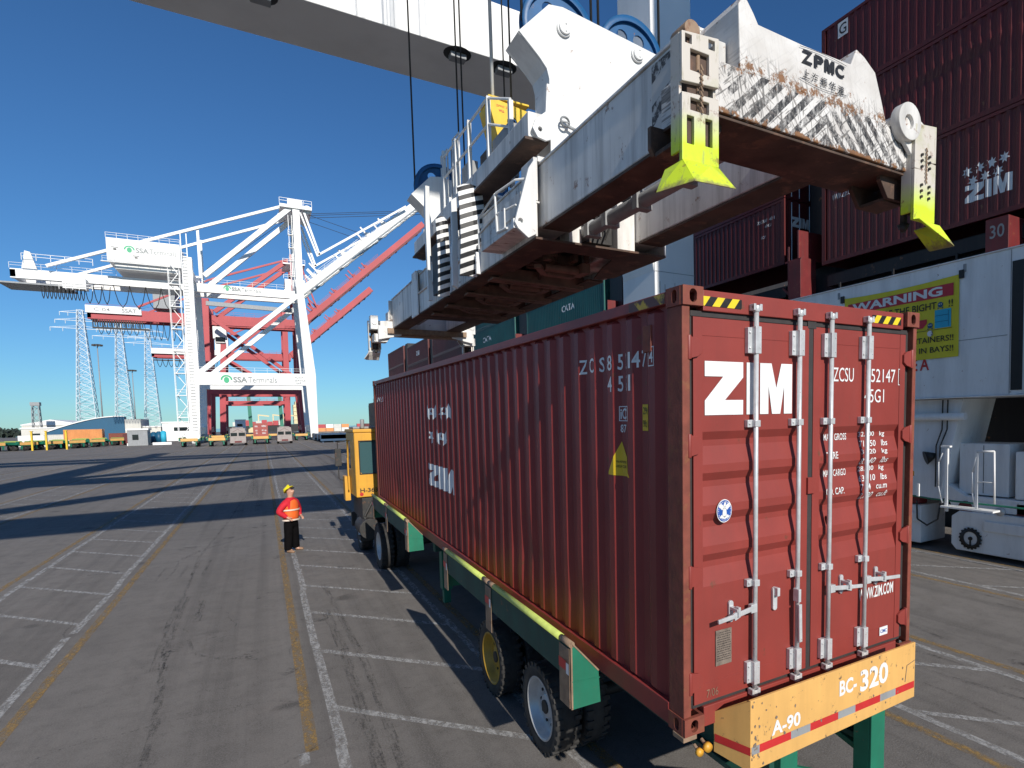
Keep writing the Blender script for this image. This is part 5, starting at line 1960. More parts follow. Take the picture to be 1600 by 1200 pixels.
# ================================================================== SHIP AND ITS CONTAINERS
sh = thing('container_ship', 'black hulled container ship with dark red lashing posts moored behind the grey crane beam', 'ship', (30, 40, -2.6))
mb = MB()
mb.prism([(16.2, -8), (48, -8), (48, 7.0), (15.4, 7.0), (15.4, 2)], 'y', -30, 118)
mb.build('hull', M['shiphull'], sh)
mb = MB()
mb.box(16.6, 46, -28, 116, 7.01, 8.75)
for ya, yb, zz in ((12.4, 13.6, 15.5), (26.5, 27.9, 14.6), (41.0, 42.5, 14.6), (55.7, 57.5, 14.0), (70.4, 71.9, 14.1), (84.9, 86.6, 14.9)):  # dark walls added between the bays to keep the gaps in shade
    mb.box(16.2 if ya > 20 else 17.2, 46, ya, yb, 8.75, zz)
for ya, yb in ((-.12, 12.07), (13.9, 26.1), (28.3, 40.5), (43.0, 55.3), (57.9, 70.1), (72.3, 84.5), (87.0, 99.2)):
    mb.box(16.2, 16.59, ya + .1, yb - .1, 8.2, 8.6)
mb.build('hatch_cover', M['shiphull'], sh)
for k, (y, n_) in enumerate(((12.9, 2), (5.7, 1), (27.2, 1), (41.8, 1), (56.6, 1), (-.9, 1), (71.2, 1))):
    mb = MB()
    mb.box(15.45, 16.3, y - .30, y + .30, 7.01, 9.3 if k != 1 else 8.75)
    if k != 1:
        mb.box(15.5, 17.2, y - .18, y - .1, 9.3, 10.4)
        mb.box(15.5, 17.2, y - .3, y + .5, 9.28, 9.36)
        mb.bar((15.6, y - .3, 7.4), (15.6, y + .7, 8.4), .08)
        mb.box(15.5, 15.58, y + .3, y + .38, 8.2, 9.9)
    mb.build('lashing_post', M['lash'], sh, .01)
mb = MB()
text(mb, '30', (15.44, 5.88, 8.20), (0, -.38, 0), (0, 0, .36), .01)
text(mb, '29', (15.43, 7.72, 7.42), (0, -.50, 0), (0, 0, .36), .01)
text(mb, '31', (15.43, 4.05, 7.9), (0, -.45, 0), (0, 0, .36), .01)
mb.build('bay_number', M['grey'], sh)
mb = MB()
mb.box(15.45, 15.55, -30, 118, 7.0, 7.35)
for i in range(70):
    mb.box(15.6, 15.66, -28 + 2.05 * i, -27.94 + 2.05 * i, 7.0, 8.1)
mb.build('bulwark', M['shiphull'], sh)


def ship_box(mat, h, dent=False):
    """closed corrugated container body, 12.19 long, origin at its outer bottom edge (x=0 outer face)"""
    mb = MB()
    n = 43
    ys = []
    for k in range(n):
        for t, d in ((0, .036), (.26, .036), (.5, 0), (.76, 0)):
            ys.append((.2 + (k + t) * .274, d))
    ys.append((12.0, .036))
    zs = [.14, h - .1] if not dent else [.14, h * .45, h * .62, h * .72, h * .80, h - .1]
    vs = []
    for y, d in ys:
        for j, z in enumerate(zs):
            b = 0
            if dent and 0 < j < len(zs) - 1:
                b = (.05, -.035, .075, .0)[j - 1] * math.sin(y * .55) * (1 if y < 7 else .4)
            vs.append((.012 + d + max(b, -.02), y + (b * .9 if dent else 0), z))
    m_ = len(zs)
    mb.add(vs, [(i * m_ + j, (i + 1) * m_ + j, (i + 1) * m_ + j + 1, i * m_ + j + 1) for i in range(len(ys) - 1) for j in range(m_ - 1)])
    for x0, x1 in ((0, .10), (2.34, 2.438)):
        mb.box(x0, x1, 0, .16, 0, h)
        mb.box(x0, x1, 12.03, 12.19, 0, h)
        mb.box(x0, x1, .16, 12.03, 0, .14)
        mb.box(x0, x1, .16, 12.03, h - .1, h)
    mb.box(.10, 2.34, .16, 12.03, h - .05, h - .01)
    mb.box(.10, 2.34, 12.10, 12.16, 0, h)
    mb.box(2.40, 2.43, .16, 12.03, .14, h - .1)
    mb.box(.10, 2.34, .05, .10, 0, h)
    return mb


PROTO = {}
SBRK = sorted(.2 + (k + t) * .274 for k in range(43) for t in (0, .26, .5, .76))


def scorr(y):
    t = ((y - .2) % .274) / .274
    return .036 if t < .26 else .036 * (1 - (t - .26) / .24) if t < .5 else 0.0 if t < .76 else .036 * (t - .76) / .24


def stack(key, mat, h, x, y, z, label, group, dent=False, letter=None, rods=False):
    k = (key, h, dent, rods)
    t = thing('shipping_container', label, 'container', (x, y, z), group=group)
    if k not in PROTO:
        OFF[t] = Vector((0, 0, 0))
        b = ship_box(mat, h, dent).build('body', mat, t)
        PROTO[k] = t
        if rods:
            mb = MB()
            for xx in (.45, .9, 1.5, 1.95):
                mb.cyl((xx, .02, .1), (xx, .02, h - .1), .02, 6)
            mb.build('locking_bar', M['rod'], t)
    else:
        OFF[t] = Vector((0, 0, 0))
        for ch in PROTO[k].children:
            if ch.name.split('.')[0] in ('body', 'locking_bar'):
                c = ch.copy()
                COL.objects.link(c)
                c.parent = t
    if letter:
        mb = MB()
        for body, y0, z0, w_, hh, bold in letter:
            if body == 'ZIMLOGO':
                drape_y(mb, ZIM, y0, y0 - w_, z0, z0 + hh, .004, SBRK, scorr, .012)
            elif body == 'STAR':
                drape_y(mb, star(0, 0, 1), y0, y0 - w_, z0, z0 + hh, .004, SBRK, scorr, .012)
            elif body == 'G':
                mb.add([(-.004, y0 + .06, z0 - .08), (-.004, y0 - w_ - .06, z0 - .08), (-.004, y0 - w_ - .06, z0 + hh + .08), (-.004, y0 + .06, z0 + hh + .08)], [(0, 1, 2, 3)])
            else:
                drape_y(mb, text_poly(body, bold), y0, y0 - w_, z0, z0 + hh, .004, SBRK, scorr, .012)
        mb.build('lettering', M['white'], t)
    return t


SX = 16.0
G0 = 'maroon containers stacked on the ship'
zl = [('ZIMLOGO', 7.0, .60, 1.28, .50, 0)] + [('STAR', 6.83 - .34 * i + .12, 1.50 + .02 * i, .155, .165, 0) for i in range(4)] + [('STAR', 6.78 - .34 * i, 1.20 + .02 * i, .155, .165, 0) for i in range(3)] + [('WWW.ZIM.COM', 11.75, 2.22, .98, .20, .0)]
b0 = -.12
ord_ = ('bottom', 'second', 'third')
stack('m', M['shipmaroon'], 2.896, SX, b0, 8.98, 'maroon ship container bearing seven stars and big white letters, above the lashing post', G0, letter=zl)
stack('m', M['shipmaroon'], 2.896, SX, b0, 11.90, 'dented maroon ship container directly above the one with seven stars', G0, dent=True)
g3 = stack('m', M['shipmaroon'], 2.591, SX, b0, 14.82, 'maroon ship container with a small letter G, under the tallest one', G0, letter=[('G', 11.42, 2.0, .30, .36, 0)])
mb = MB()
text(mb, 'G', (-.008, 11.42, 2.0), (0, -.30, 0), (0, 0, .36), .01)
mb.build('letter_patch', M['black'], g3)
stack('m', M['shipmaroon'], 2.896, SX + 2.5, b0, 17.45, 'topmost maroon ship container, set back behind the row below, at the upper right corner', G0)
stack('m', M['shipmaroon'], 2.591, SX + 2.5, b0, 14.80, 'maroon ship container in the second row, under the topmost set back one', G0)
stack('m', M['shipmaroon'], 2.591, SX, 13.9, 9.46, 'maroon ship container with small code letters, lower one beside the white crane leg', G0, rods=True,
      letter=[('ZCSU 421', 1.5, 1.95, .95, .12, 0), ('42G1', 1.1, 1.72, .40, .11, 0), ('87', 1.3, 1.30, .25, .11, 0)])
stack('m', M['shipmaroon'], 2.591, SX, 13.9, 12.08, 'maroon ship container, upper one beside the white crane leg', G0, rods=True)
mb = MB()
put(mb, ZIM, (16.4, 13.93, 11.2), (1.0, 0, 0), (0, 0, .4))
tag(mb.build('door_lettering', M['grey']), 'white ZIM lettering on the shaded door end of a maroon ship container', 'lettering') if False else bpy.data.objects.remove(mb.build('x', M['grey']))
dz = [o for o in COL.objects if o.get('label', '').startswith('maroon ship container with small code letters')][0]
mb = MB()
put(mb, ZIM, (.45, .012, 1.55), (1.0, 0, 0), (0, 0, .4))
mb.build('door_lettering', M['white'], dz)
GG = 'green containers stacked on the ship'
stack('g', M['green_box'], 2.591, SX, 28.3, 12.02, 'green ship container on top of the nearest green one, mostly hidden by the spreader', GG)
stack('g', M['green_box'], 2.591, SX, 43.0, 12.17, 'green ship container on top of the farther green one, mostly hidden by the spreader', GG)
stack('g', M['green_box'], 2.591, SX, 28.3, 9.40, 'green ship container nearest the white crane leg, seen above the maroon container', GG, letter=[('CATA', 5.9, 1.45, 1.9, .45, .02)])
stack('g', M['green_box'], 2.591, SX, 28.3, 6.8 + .02, 'green ship container underneath the nearest green one, mostly hidden by the loaded container', GG)
stack('g', M['green_box'], 2.591, SX, 43.0, 9.55, 'green ship container further away from the white crane leg, beside a pale edge post', GG, letter=[('CATA', 8.2, 1.25, 2.3, .50, .02)])
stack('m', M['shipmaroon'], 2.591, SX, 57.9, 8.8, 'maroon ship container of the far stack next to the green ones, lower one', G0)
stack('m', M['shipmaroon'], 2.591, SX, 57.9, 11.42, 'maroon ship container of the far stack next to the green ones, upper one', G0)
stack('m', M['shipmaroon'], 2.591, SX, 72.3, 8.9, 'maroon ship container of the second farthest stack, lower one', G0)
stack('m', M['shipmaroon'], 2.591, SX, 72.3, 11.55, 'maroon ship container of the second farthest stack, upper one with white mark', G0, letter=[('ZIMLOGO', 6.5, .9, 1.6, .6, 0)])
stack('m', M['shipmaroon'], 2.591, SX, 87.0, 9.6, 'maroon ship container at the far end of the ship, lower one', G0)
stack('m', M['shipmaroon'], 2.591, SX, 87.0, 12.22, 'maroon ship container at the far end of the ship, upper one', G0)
mb = MB()
for y in (28.2, 42.9):
    mb.box(15.95, 16.05, y - .12, y - .02, 8.6, 12.3)
tag(mb.build('edge_post', M['signyellow']), 'pale yellow edge posts between the green ship containers', 'post') if False else None
bpy.data.objects.remove(COL.objects[-1]) if COL.objects[-1].name.startswith('edge_post') else None

# ================================================================== DISTANT CRANES


def festoon(mb, x0, x1, y, z, n, drop, r=.07):
    for i in range(n):
        a, b = x0 + (x1 - x0) * i / n, x0 + (x1 - x0) * (i + 1) / n
        mb.tube([(a + (b - a) * t, y, z - drop * (1 - (2 * t - 1) ** 2)) for t in (0, .1, .25, .5, .75, .9, 1)], r, 4)


def rails(mb, x0, x1, y, z, step=2.0, h=1.1, r=.05, slope=0.0):
    k = max(1, int(abs(x1 - x0) / step))
    for i in range(k + 1):
        x = x0 + (x1 - x0) * i / k
        zz = z + slope * (x - x0)
        mb.bar((x, y, zz), (x, y, zz + h), r)
    for q in (.55, 1.0):
        mb.bar((x0, y, z + q * h), (x1, y, z + slope * (x1 - x0) + q * h), r)


def ship_crane(t, Y, D, c, p):
    """gantry crane; p holds the outline in (x, z), Y the near frame and D the frame spacing"""
    for k, y in enumerate((Y, Y + D)):
        for side, up, lo in (('L', p['Lup'], p['Llo']), ('W', p['Wup'], p['Wlo'])):
            mb = MB()
            (xa, za, wa), (xb, zb, wb) = up
            mb.prism([(xa - wa / 2, za), (xa + wa / 2, za), (xb + wb / 2, zb), (xb - wb / 2, zb)], 'y', y, y + 1.9)
            (xc, zc, wc) = lo
            mb.prism([(xb - wb / 2, zb), (xb + wb / 2, zb), (xc + wc / 2, zc), (xc - wc / 2, zc)], 'y', y, y + 1.9)
            mb.build('leg', c, t, .05)
        mb = MB()
        xl, xw, z0, z1, hz = p['portal']
        mb.prism([(xl, z1), (xw, z1), (xw, z0), (xw - .5, z0), (xw - .9, z0 - hz), (xw - 1.3, z0 - .0), (xl + 1.5, z0), (xl + 1.0, z0 - hz), (xl + .5, z0)], 'y', y + .05, y + 1.85)
        rails(mb, xl, xw, y + .1, z1, 2.4)
        mb.build('portal_beam', c, t)
        mb = MB()
        (xa, za), (xb, zb) = p['diag']
        mb.bar((xa, y + .95, za), (xb, y + .95, zb), 1.1, .95)
        mb.build('diagonal_brace', c, t)
        for xf in (p['Llo'][0], p['Wlo'][0]):
            mb = MB()
            mb.box(xf - .9, xf + .9, y - 2.0, y + 4.0, .7, 1.5)
            for yy in (-1.4, .2, 1.8, 3.4):
                mb.cyl((xf - .5, y + yy, .45), (xf + .5, y + yy, .45), .45, 12)
            mb.build('bogie', p.get('bogie', M['grey']), t)
        if 'mast' in p:
            mb = MB()
            (xa, za, wa), (xb, zb, wb) = p['mast']
            yq = y + (D * .18 if k == 0 else -D * .18)
            mb.bar((xa, y + .9, za), (xb, yq + .9, zb), wa, wa)
            mb.build('mast', c, t)
            mb = MB()
            for (xa, za), (xb, zb), w_ in p['stays']:
                mb.bar((xa, yq + .9, za), (xb, yq + .9, zb), w_)
            mb.build('stay', c, t)
        mb = MB()
        xs = p['Llo'][0]
    for xf, z in ((p['Llo'][0], 2.0), (p['Wlo'][0], 2.0)):
        mb = MB()
        mb.box(xf - .8, xf + .8, Y + 1.9, Y + D, z, z + 1.6)
        mb.build('sill_beam', c, t)
    yg = (Y + D * .30, Y + D * .62)
    gx0, gx1, gz0, gz1 = p['girder']
    for y in yg:
        mb = MB()
        mb.box(gx0, gx1, y, y + 1.2, gz0, gz1)
        rails(mb, gx0, gx0 + 16, y - .2, gz1, 2.2)
        rails(mb, gx0 + 28, gx1, y - .2, gz1, 2.4)
        mb.build('girder', c, t)
        mb = MB()
        (xa, za), (xb, zb), w_ = p['boom']
        mb.bar((xa, y + .6, za), (xb, y + .6, zb), 1.2, w_)
        sl = (zb - za) / (xb - xa)
        rails(mb, xa + 1, xa + (xb - xa) * .6, y + .1, za + w_ * .6 + sl, 2.2, 1.2, .06, sl)
        bm_ = mb.build('boom', c, t)
        L_ = math.hypot(xb - xa, zb - za)
        ux, uz = (xb - xa) / L_, (zb - za) / L_
        mb = MB()
        for i in range(int(L_ / 4.3)):
            s_ = 1.0 + 4.3 * i + (i % 3) * .6
            px_, pz_ = xa + ux * s_ + uz * w_ * .56, za + uz * s_ - ux * w_ * .56
            mb.bar((px_, y + .1, pz_), (px_ + ux * .9, y + .1, pz_ + uz * .9), .25, .2)
        mb.bar((xa + uz * w_ * .5, y - .03, za - ux * w_ * .5 + .2), (xb + uz * w_ * .5, y - .03, zb - ux * w_ * .5 + .2), .05, .22)  # strip along the lower edge, its colour standing in for the boom's shade line
        mb.build('boom_fitting_shade_line', M['grey'] if c != M['redcrane'] else M['lash'], bm_)
        mb = MB()
        for s_, h_ in ((5, 2.2), (6.5, 3.0), (14, 1.6), (22, 2.6), (27, 1.8)):
            px_, pz_ = xa + ux * s_ - uz * w_ * .5, za + uz * s_ + ux * w_ * .5
            mb.bar((px_, y + .5, pz_), (px_ - uz * h_, y + .5, pz_ + ux * h_), .35)
            mb.box(px_ - .5, px_ + .5, y + .2, y + .9, pz_, pz_ + .8)
        mb.build('stay_post', c, bm_)
    mb = MB()
    mb.box(gx0, gx0 + .8, yg[0], yg[1] + 1.2, gz0 + .2, gz1 - .2)
    for x in (p['Lup'][0][0], p['Wup'][0][0] if p['Wup'][0][1] < gz1 + 4 else p['Wup'][1][0]):
        mb.box(x - .8, x + .8, Y + .4, Y + D + 1.5, gz1 + .05, gz1 + 1.6)
    mb.build('cross_tie', c, t)


YA = 150
wc = thing('container_crane', 'nearest white distant crane with green logo machinery house and raised white boom', 'crane', (-3, YA + 9, 0), group='distant cranes on the quay')
PW = dict(Lup=((-14.0, 39.3, 1.5), (-14.4, 14.8, 2.3)), Llo=(-14.6, 1.2, 1.7), Wup=((6.65, 34.5, 1.4), (7.9, 15.0, 2.2)), Wlo=(8.1, 1.2, 1.6),
          portal=(-15.1, 8.9, 12.6, 15.3, 1.1), diag=((-13.2, 15.2), (6.2, 33.2)), mast=((6.7, 34, 1.4), (6.9, 53.8, 1.3)),
          stays=[((-37.0, 35.8), (5.0, 54.3), .55), ((-11.5, 36.5), (6.0, 54.0), 1.0), ((7.6, 53.6), (11.0, 43.4), .35), ((8.6, 53.2), (11.4, 43.8), .45), ((10.9, 43.6), (31.8, 58.4), .45)],
          girder=(-42.6, 7.0, 33.3, 35.1), boom=((7.0, 34.8), (42.0, 66.5), 1.8), bogie=M['ivory'])
ship_crane(wc, YA, 18, M['ivory'], PW)
mb = MB()
mb.box(-27.3, -15.3, YA + 1.5, YA + 13, 37.4, 42.0)
mb.box(-26.3, -16, YA + 2.5, YA + 12, 36.1, 37.39)
hs = mb.build('machinery_house', M['ivory'], wc, .05)
mb = MB()
rails(mb, -27.3, -15.3, YA + 1.55, 42.0, 1.6, 1.0, .06)
rails(mb, -28.0, -15.3, YA + 1.2, 37.2, 1.6, 1.0, .05)
mb.box(-28.2, -15.2, YA + .9, YA + 1.48, 37.05, 37.2)
mb.build('handrail', M['ivory'], hs)
mb = MB()
for x, z in ((-26.2, 39.6), (-22.9, 38.2)):
    mb.box(x, x + .5, YA + 1.47, YA + 1.495, z, z + .35)
    mb.box(x - .3, x + .8, YA + 1.47, YA + 1.495, z + .5, z + .62)
mb.build('house_vent', M['black'], hs)


def logo(mb_g, mb_t, x, y, z, s, wtext=5.6, mbg2=None):
    """green leaf badge and the operator's name"""
    for cx, cz, rx, rz, st, n in ((0, 0, .62, .72, 0, 20),):
        put(mb_g, disc(.62, .55, .40, .52), (x, y, z), (s, 0, 0), (0, 0, s))
        ring = [(.62 + r * math.cos(a), .62 + r * math.sin(a) * .92) for r, rev in ((.86, 0), (.60, 1)) for a in ([R(-5 + 190 * i / 14) for i in range(15)][::-1] if rev else [R(-5 + 190 * i / 14) for i in range(15)])]
        put(mb_g, (ring, [tuple(range(len(ring)))]), (x, y, z), (s, 0, 0), (0, 0, s))
    text(mb_t, 'SSA', (x + 1.6 * s, y, z + .12 * s), (2.1 * s, 0, 0), (0, 0, 1.0 * s), .03)
    text(mb_t, 'Terminals', (x + 3.8 * s, y, z + .12 * s), (4.4 * s, 0, 0), (0, 0, 1.0 * s), .0)


gm, tm = MB(), MB()
logo(gm, tm, -24.3, YA + 1.48, 39.3, 1.02)
logo(gm, tm, -8.0, YA + 5.3, 33.9, .85)
logo(gm, tm, -9.2, YA - .02, 13.0, 1.25)
text(tm, 'POINT\nSERVICE\nLEAP', (4.6, YA - .02, 12.9), (2.2, 0, 0), (0, 0, 1.7))
gm.build('crane_logo', M['logogreen'], wc)
tm.build('crane_lettering', M['logogrey'], wc)
mb = MB()
for z in [1.0 + 4.6 * i for i in range(8)]:             # stair tower up the landside leg
    mb.box(-17.4, -15.5, YA - .9, YA + .9, z, z + .15)
    rails(mb, -17.4, -15.6, YA - .9, z + .15, .9, 1.1, .06)
    mb.bar((-17.2, YA - .5, z), (-15.7, YA - .5, z + 2.3), .5, .12)
    mb.bar((-15.7, YA + .4, z + 2.3), (-17.2, YA + .4, z + 4.6), .5, .12)
for x in (-17.4, -15.5):
    for yy in (-.9, .9):
        mb.bar((x, YA + yy, .6), (x, YA + yy, 36.5), .1)
for i in range(60):
    mb.bar((-14.9, YA - .35, 1 + .66 * i), (-14.0, YA - .35, 1 + .66 * i), .10)
mb.bar((-14.95, YA - .35, .6), (-14.95, YA - .35, 44), .18)
mb.bar((-13.95, YA - .35, .6), (-13.95, YA - .35, 44), .18)
mb.build('stair_tower', M['ivory'], wc)
mb = MB()
mb.bar((-12.2, YA + 4.5, 36), (-12.2, YA + 4.5, 46.5), .5)
mb.bar((-12.2, YA + 11, 36), (-12.2, YA + 11, 45.9), .5)
mb.box(3.6, 10.2, YA + 3, YA + 15, 53.6, 54.3)
rails(mb, 3.6, 10.2, YA + 3, 54.3, 1.4, 1.3, .08)
rails(mb, 3.6, 10.2, YA + 15, 54.3, 1.4, 1.3, .08)
mb.box(5.4, 8.4, YA + 5, YA + 13, 54.31, 56.2)
for y in (4, 14):
    mb.cyl((9.3, YA + y, 54.0), (9.3, YA + y + .8, 54.0), .9, 16)
for z in (38, 41.5, 44.5, 47.5):
    mb.box(5.0, 6.0, YA + 3.4, YA + 4.6, z, z + .12)
    rails(mb, 5.0, 6.0, YA + 3.4, z, 1, 1.1, .06)
mb.bar((5.2, YA + 3.6, 36), (5.2, YA + 3.6, 52), .12)
mb.bar((5.9, YA + 3.6, 36), (5.9, YA + 3.6, 52), .12)
mb.build('mast_head', M['ivory'], wc)
mb = MB()
mb.bar((-11.5, YA + 4, 30.6), (5.0, YA + 4, 30.2), .7, .9)
mb.box(-44, -34, YA + 3.5, YA + 11, 31.9, 32.2)
mb.build('service_beam', M['grey'], wc)
mb = MB()
festoon(mb, -38, -31.5, YA + 4, 32.0, 11, 2.6)
festoon(mb, -31.5, -27.5, YA + 4, 32.6, 3, 3.6)
festoon(mb, -27, -14, YA + 4, 33.1, 5, 4.6)
mb.build('festoon_cable', M['rope'], wc)
mb = MB()
mb.box(-34.5, -31.0, YA + 2.5, YA + 5, 31.5, 33.6)
rails(mb, -35, -30, YA + 2.4, 31.2, 1, 1.2, .08)
rails(mb, -40.5, -30, YA + 4.2, 36.6, 2.0, 1.3, .08)
mb.prism([(-40.8, 35.2), (-38.6, 35.2), (-39.4, 38.4), (-40.2, 38.6)], 'y', YA + 5, YA + 5.6)
mb.build('service_cage', M['ivory'], wc)
mb = MB()
for z, (xa, xb) in ((54.6, (9.8, 60)), (54.2, (9.8, 60)), (53.6, (9.8, 60))):
    mb.cyl((xa, YA + 9, z), (xb, YA + 9, z + 9.5), .06, 5)
for dy in (6, 11):
    mb.cyl((9.6, YA + dy, 53.4), (24.0, YA + dy, 50.0), .06, 5)
    mb.cyl((-11, YA + dy, 38.5), (5, YA + dy, 53), .05, 5)
mb.build('stay_rope', M['rope'], wc)

YB = 200
r1 = thing('container_crane', 'faded red distant crane with raised red boom directly behind the white one', 'crane', (-3, YB + 9, 0), group='distant cranes on the quay')
PR = dict(Lup=((-14.4, 40, 1.7), (-15.4, 15.5, 2.2)), Llo=(-15.9, 1.0, 2.0), Wup=((8.9, 46, 1.8), (8.6, 15.5, 2.2)), Wlo=(9.0, 1.0, 1.8),
          portal=(-16.4, 9.6, 13.0, 14.7, 1.6), diag=((-12.8, 34.4), (7.6, 17.6)), mast=((8.2, 40, 1.6), (8.2, 55.5, 1.6)),
          stays=[((-13.0, 46.2), (7.0, 54.2), .5), ((-30, 37.0), (-13.0, 46.2), .5), ((-12.5, 37), (6.8, 53.8), 1.1), ((10.0, 54), (14, 41), .4)],
          girder=(-41.0, 10.2, 33.4, 36.2), boom=((10.3, 35.5), (48.5, 71.5), 1.9), bogie=M['lash'])
ship_crane(r1, YB, 18, M['redcrane'], PR)
mb = MB()
mb.box(-41.2, -29.4, YB + 4.8, YB + 5.2, 34.9, 36.9)
pn = mb.build('name_panel', M['ivory'], r1)
mb = MB()
text(mb, 'C-04', (-39.5, YB + 4.78, 35.4), (3.4, 0, 0), (0, 0, .9), .01)
text(mb, 'SSAT', (-33.6, YB + 4.78, 35.3), (3.2, 0, 0), (0, 0, 1.1), .02)
mb.build('panel_lettering', M['logogrey'], pn)
mb = MB()
mb.box(-26.6, -21.5, YB + 4, YB + 14, 37.0, 42.3)
mb.build('machinery_house', M['grey'], r1, .05)
mb = MB()
mb.box(5.5, 11.5, YB + 3, YB + 14, 44.5, 45.0)
mb.box(5.8, 11.2, YB + 3.5, YB + 13, 45.01, 48.2)
rails(mb, 5.5, 11.5, YB + 3, 48.2, 1.2, 1.2, .09)
rails(mb, 5.5, 11.5, YB + 3, 53.0, 1.2, 1.2, .09)
mb.box(5.5, 11.5, YB + 3, YB + 14, 52.6, 53.0)
mb.build('mast_house', M['ivory'], r1)
mb = MB()
mb.box(-13.4, -10.0, YB + 6, YB + 9, 29.5, 33.2)
mb.box(-12.9, -10.5, YB + 6, YB + 9, 28.3, 29.45)
cb1 = mb.build('operator_cab', M['ivory'], r1, .15)
mb = MB()
mb.box(-12.8, -10.4, YB + 5.97, YB + 5.99, 28.6, 30.0)
mb.build('cab_window', M['darkglass'], cb1)
mb = MB()
festoon(mb, -39, -30, YB + 5, 32.6, 6, 3.4)
festoon(mb, -29, -16, YB + 5, 33.2, 9, 5.0)
for i in range(22):
    mb.box(-40 + .5 * i, -39.8 + .5 * i, YB + 5, YB + 5.3, 31.0 + .5 * (i % 2), 33.2)
mb.box(-40, -28, YB + 4.9, YB + 5.6, 30.8, 31.2)
mb.build('festoon_cable', M['rope'], r1)

YC = 270
r2 = thing('container_crane', 'smallest and farthest faded red crane with raised boom seen through the white crane portal', 'crane', (-4, YC + 9, 0), group='distant cranes on the quay')
PC = dict(Lup=((-13.6, 36, 1.8), (-14.9, 14, 2.0)), Llo=(-15.4, 1.0, 2.0), Wup=((7.6, 46.0, 1.9), (7.0, 14, 2.1)), Wlo=(6.8, 1.0, 1.9),
          portal=(-15.6, 7.6, 12.2, 13.6, 1.4), diag=((-13.5, 30.4), (5.6, 17.0)), mast=((7.6, 40, 1.6), (7.6, 52, 1.5)),
          stays=[((-13, 40.5), (7, 51), .5), ((-13, 33), (7, 51), 1.0)],
          girder=(-36.5, 9.3, 30.4, 33.0), boom=((9.5, 32.5), (41.8, 62.8), 2.4), bogie=M['lash'])
ship_crane(r2, YC, 18, M['redcrane'], PC)
mb = MB()
mb.box(-36.5, -13, YC + 4.6, YC + 5.0, 31.6, 33.6)
mb.build('name_panel', M['ivory'], r2)
mb = MB()
mb.box(-16.6, -12.2, YC + 5, YC + 9, 33.5, 39.5)
mb.build('operator_cab', M['ivory'], r2, .2)
mb = MB()
festoon(mb, -35, -16, YC + 5, 29.6, 11, 3.0, .09)
mb.box(-36, -17, YC + 5, YC + 5.6, 29.0, 29.4)
mb.build('festoon_cable', M['rope'], r2)

# ================================================================== PYLONS, LIGHT MASTS


def lattice(mb, cx, cy, z0, z1, w0, w1, n, r):
    def c(z):
        t = (z - z0) / (z1 - z0)
        h = (w0 + (w1 - w0) * t) / 2
        return [Vector((cx + a * h, cy + b * h, z)) for a, b in ((-1, -1), (1, -1), (1, 1), (-1, 1))]
    A, B = c(z0), c(z1)
    for i in range(4):
        mb.bar(A[i], B[i], r * 1.6)
    for k in range(n):
        za, zb = z0 + (z1 - z0) * k / n, z0 + (z1 - z0) * (k + 1) / n
        P, Q = c(za), c(zb)
        for i in range(4):
            j = (i + 1) % 4
            mb.bar(P[i], Q[j], r)
            mb.bar(P[j], Q[i], r)
            mb.bar(Q[i], Q[j], r * .8)


for (x, y, lab, ht) in ((-60.6, 300, 'nearest and leftmost galvanised lattice pylon behind the blue arched shed', 50), (-54.0, 330, 'middle galvanised lattice pylon of three behind the blue arched shed', 51), (-48.0, 360, 'galvanised lattice pylon standing closest to the white crane stairs', 52)):
    t = thing('power_pylon', lab, 'pylon', (x, y, 0), group='lattice pylons beyond the yard')
    mb = MB()
    lattice(mb, x, y, 0, ht, 6.6, 1.7, 18, .12)
    mb.build('lattice_mast', M['galv'], t)
    for z, hw in ((ht - 1.0, 6.0), (ht - 4.0, 7.5), (ht - 7.0, 9.0)):
        mb = MB()
        mb.bar((x - hw, y, z), (x + hw, y, z - .3), .22)
        mb.bar((x - hw, y, z), (x, y, z + 1.0), .14)
        mb.bar((x + hw, y, z - .3), (x, y, z + 1.0), .14)
        for q in (-1, -.6, .6, 1):
            mb.cyl((x + q * hw, y, z), (x + q * hw, y, z - 1.4), .10, 6)
        mb.build('cross_arm', M['galv'], t)
for x, y, h, lab in ((-42, 220, 28, 'tall grey light mast between the first two pylons'), (-40.3, 260, 24, 'smaller grey light mast between the second and third pylon')):
    t = thing('light_mast', lab, 'light mast', (x, y, 0), group='light masts in the yard')
    mb = MB()
    mb.cyl((x, y, 0), (x, y, h), .2, 8, r2=.11)
    mb.build('pole', M['grey'], t)
    mb = MB()
    mb.lathe([(.9, -.15), (1.0, 0), (.9, .15), (.9, -.15)], (x, y, h), 'z', 16)
    for k in range(8):
        a = PI * k / 4
        mb.box(x + 1.0 * math.cos(a) - .25, x + 1.0 * math.cos(a) + .25, y + 1.0 * math.sin(a) - .25, y + 1.0 * math.sin(a) + .25, h - .35, h + .1)
    mb.build('lamp_head', M['dark'], t)
t = thing('lattice_tower', 'slim dark lattice tower with a small platform left of the pylons', 'tower', (-63.3, 250, 0))
mb = MB()
lattice(mb, -63.3, 250, 0, 11.5, 2.2, 1.6, 6, .1)
mb.build('lattice_mast', M['grey'], t)
mb = MB()
mb.box(-64.4, -62.2, 249, 251, 11.5, 12.6)
mb.build('platform', M['grey'], t)

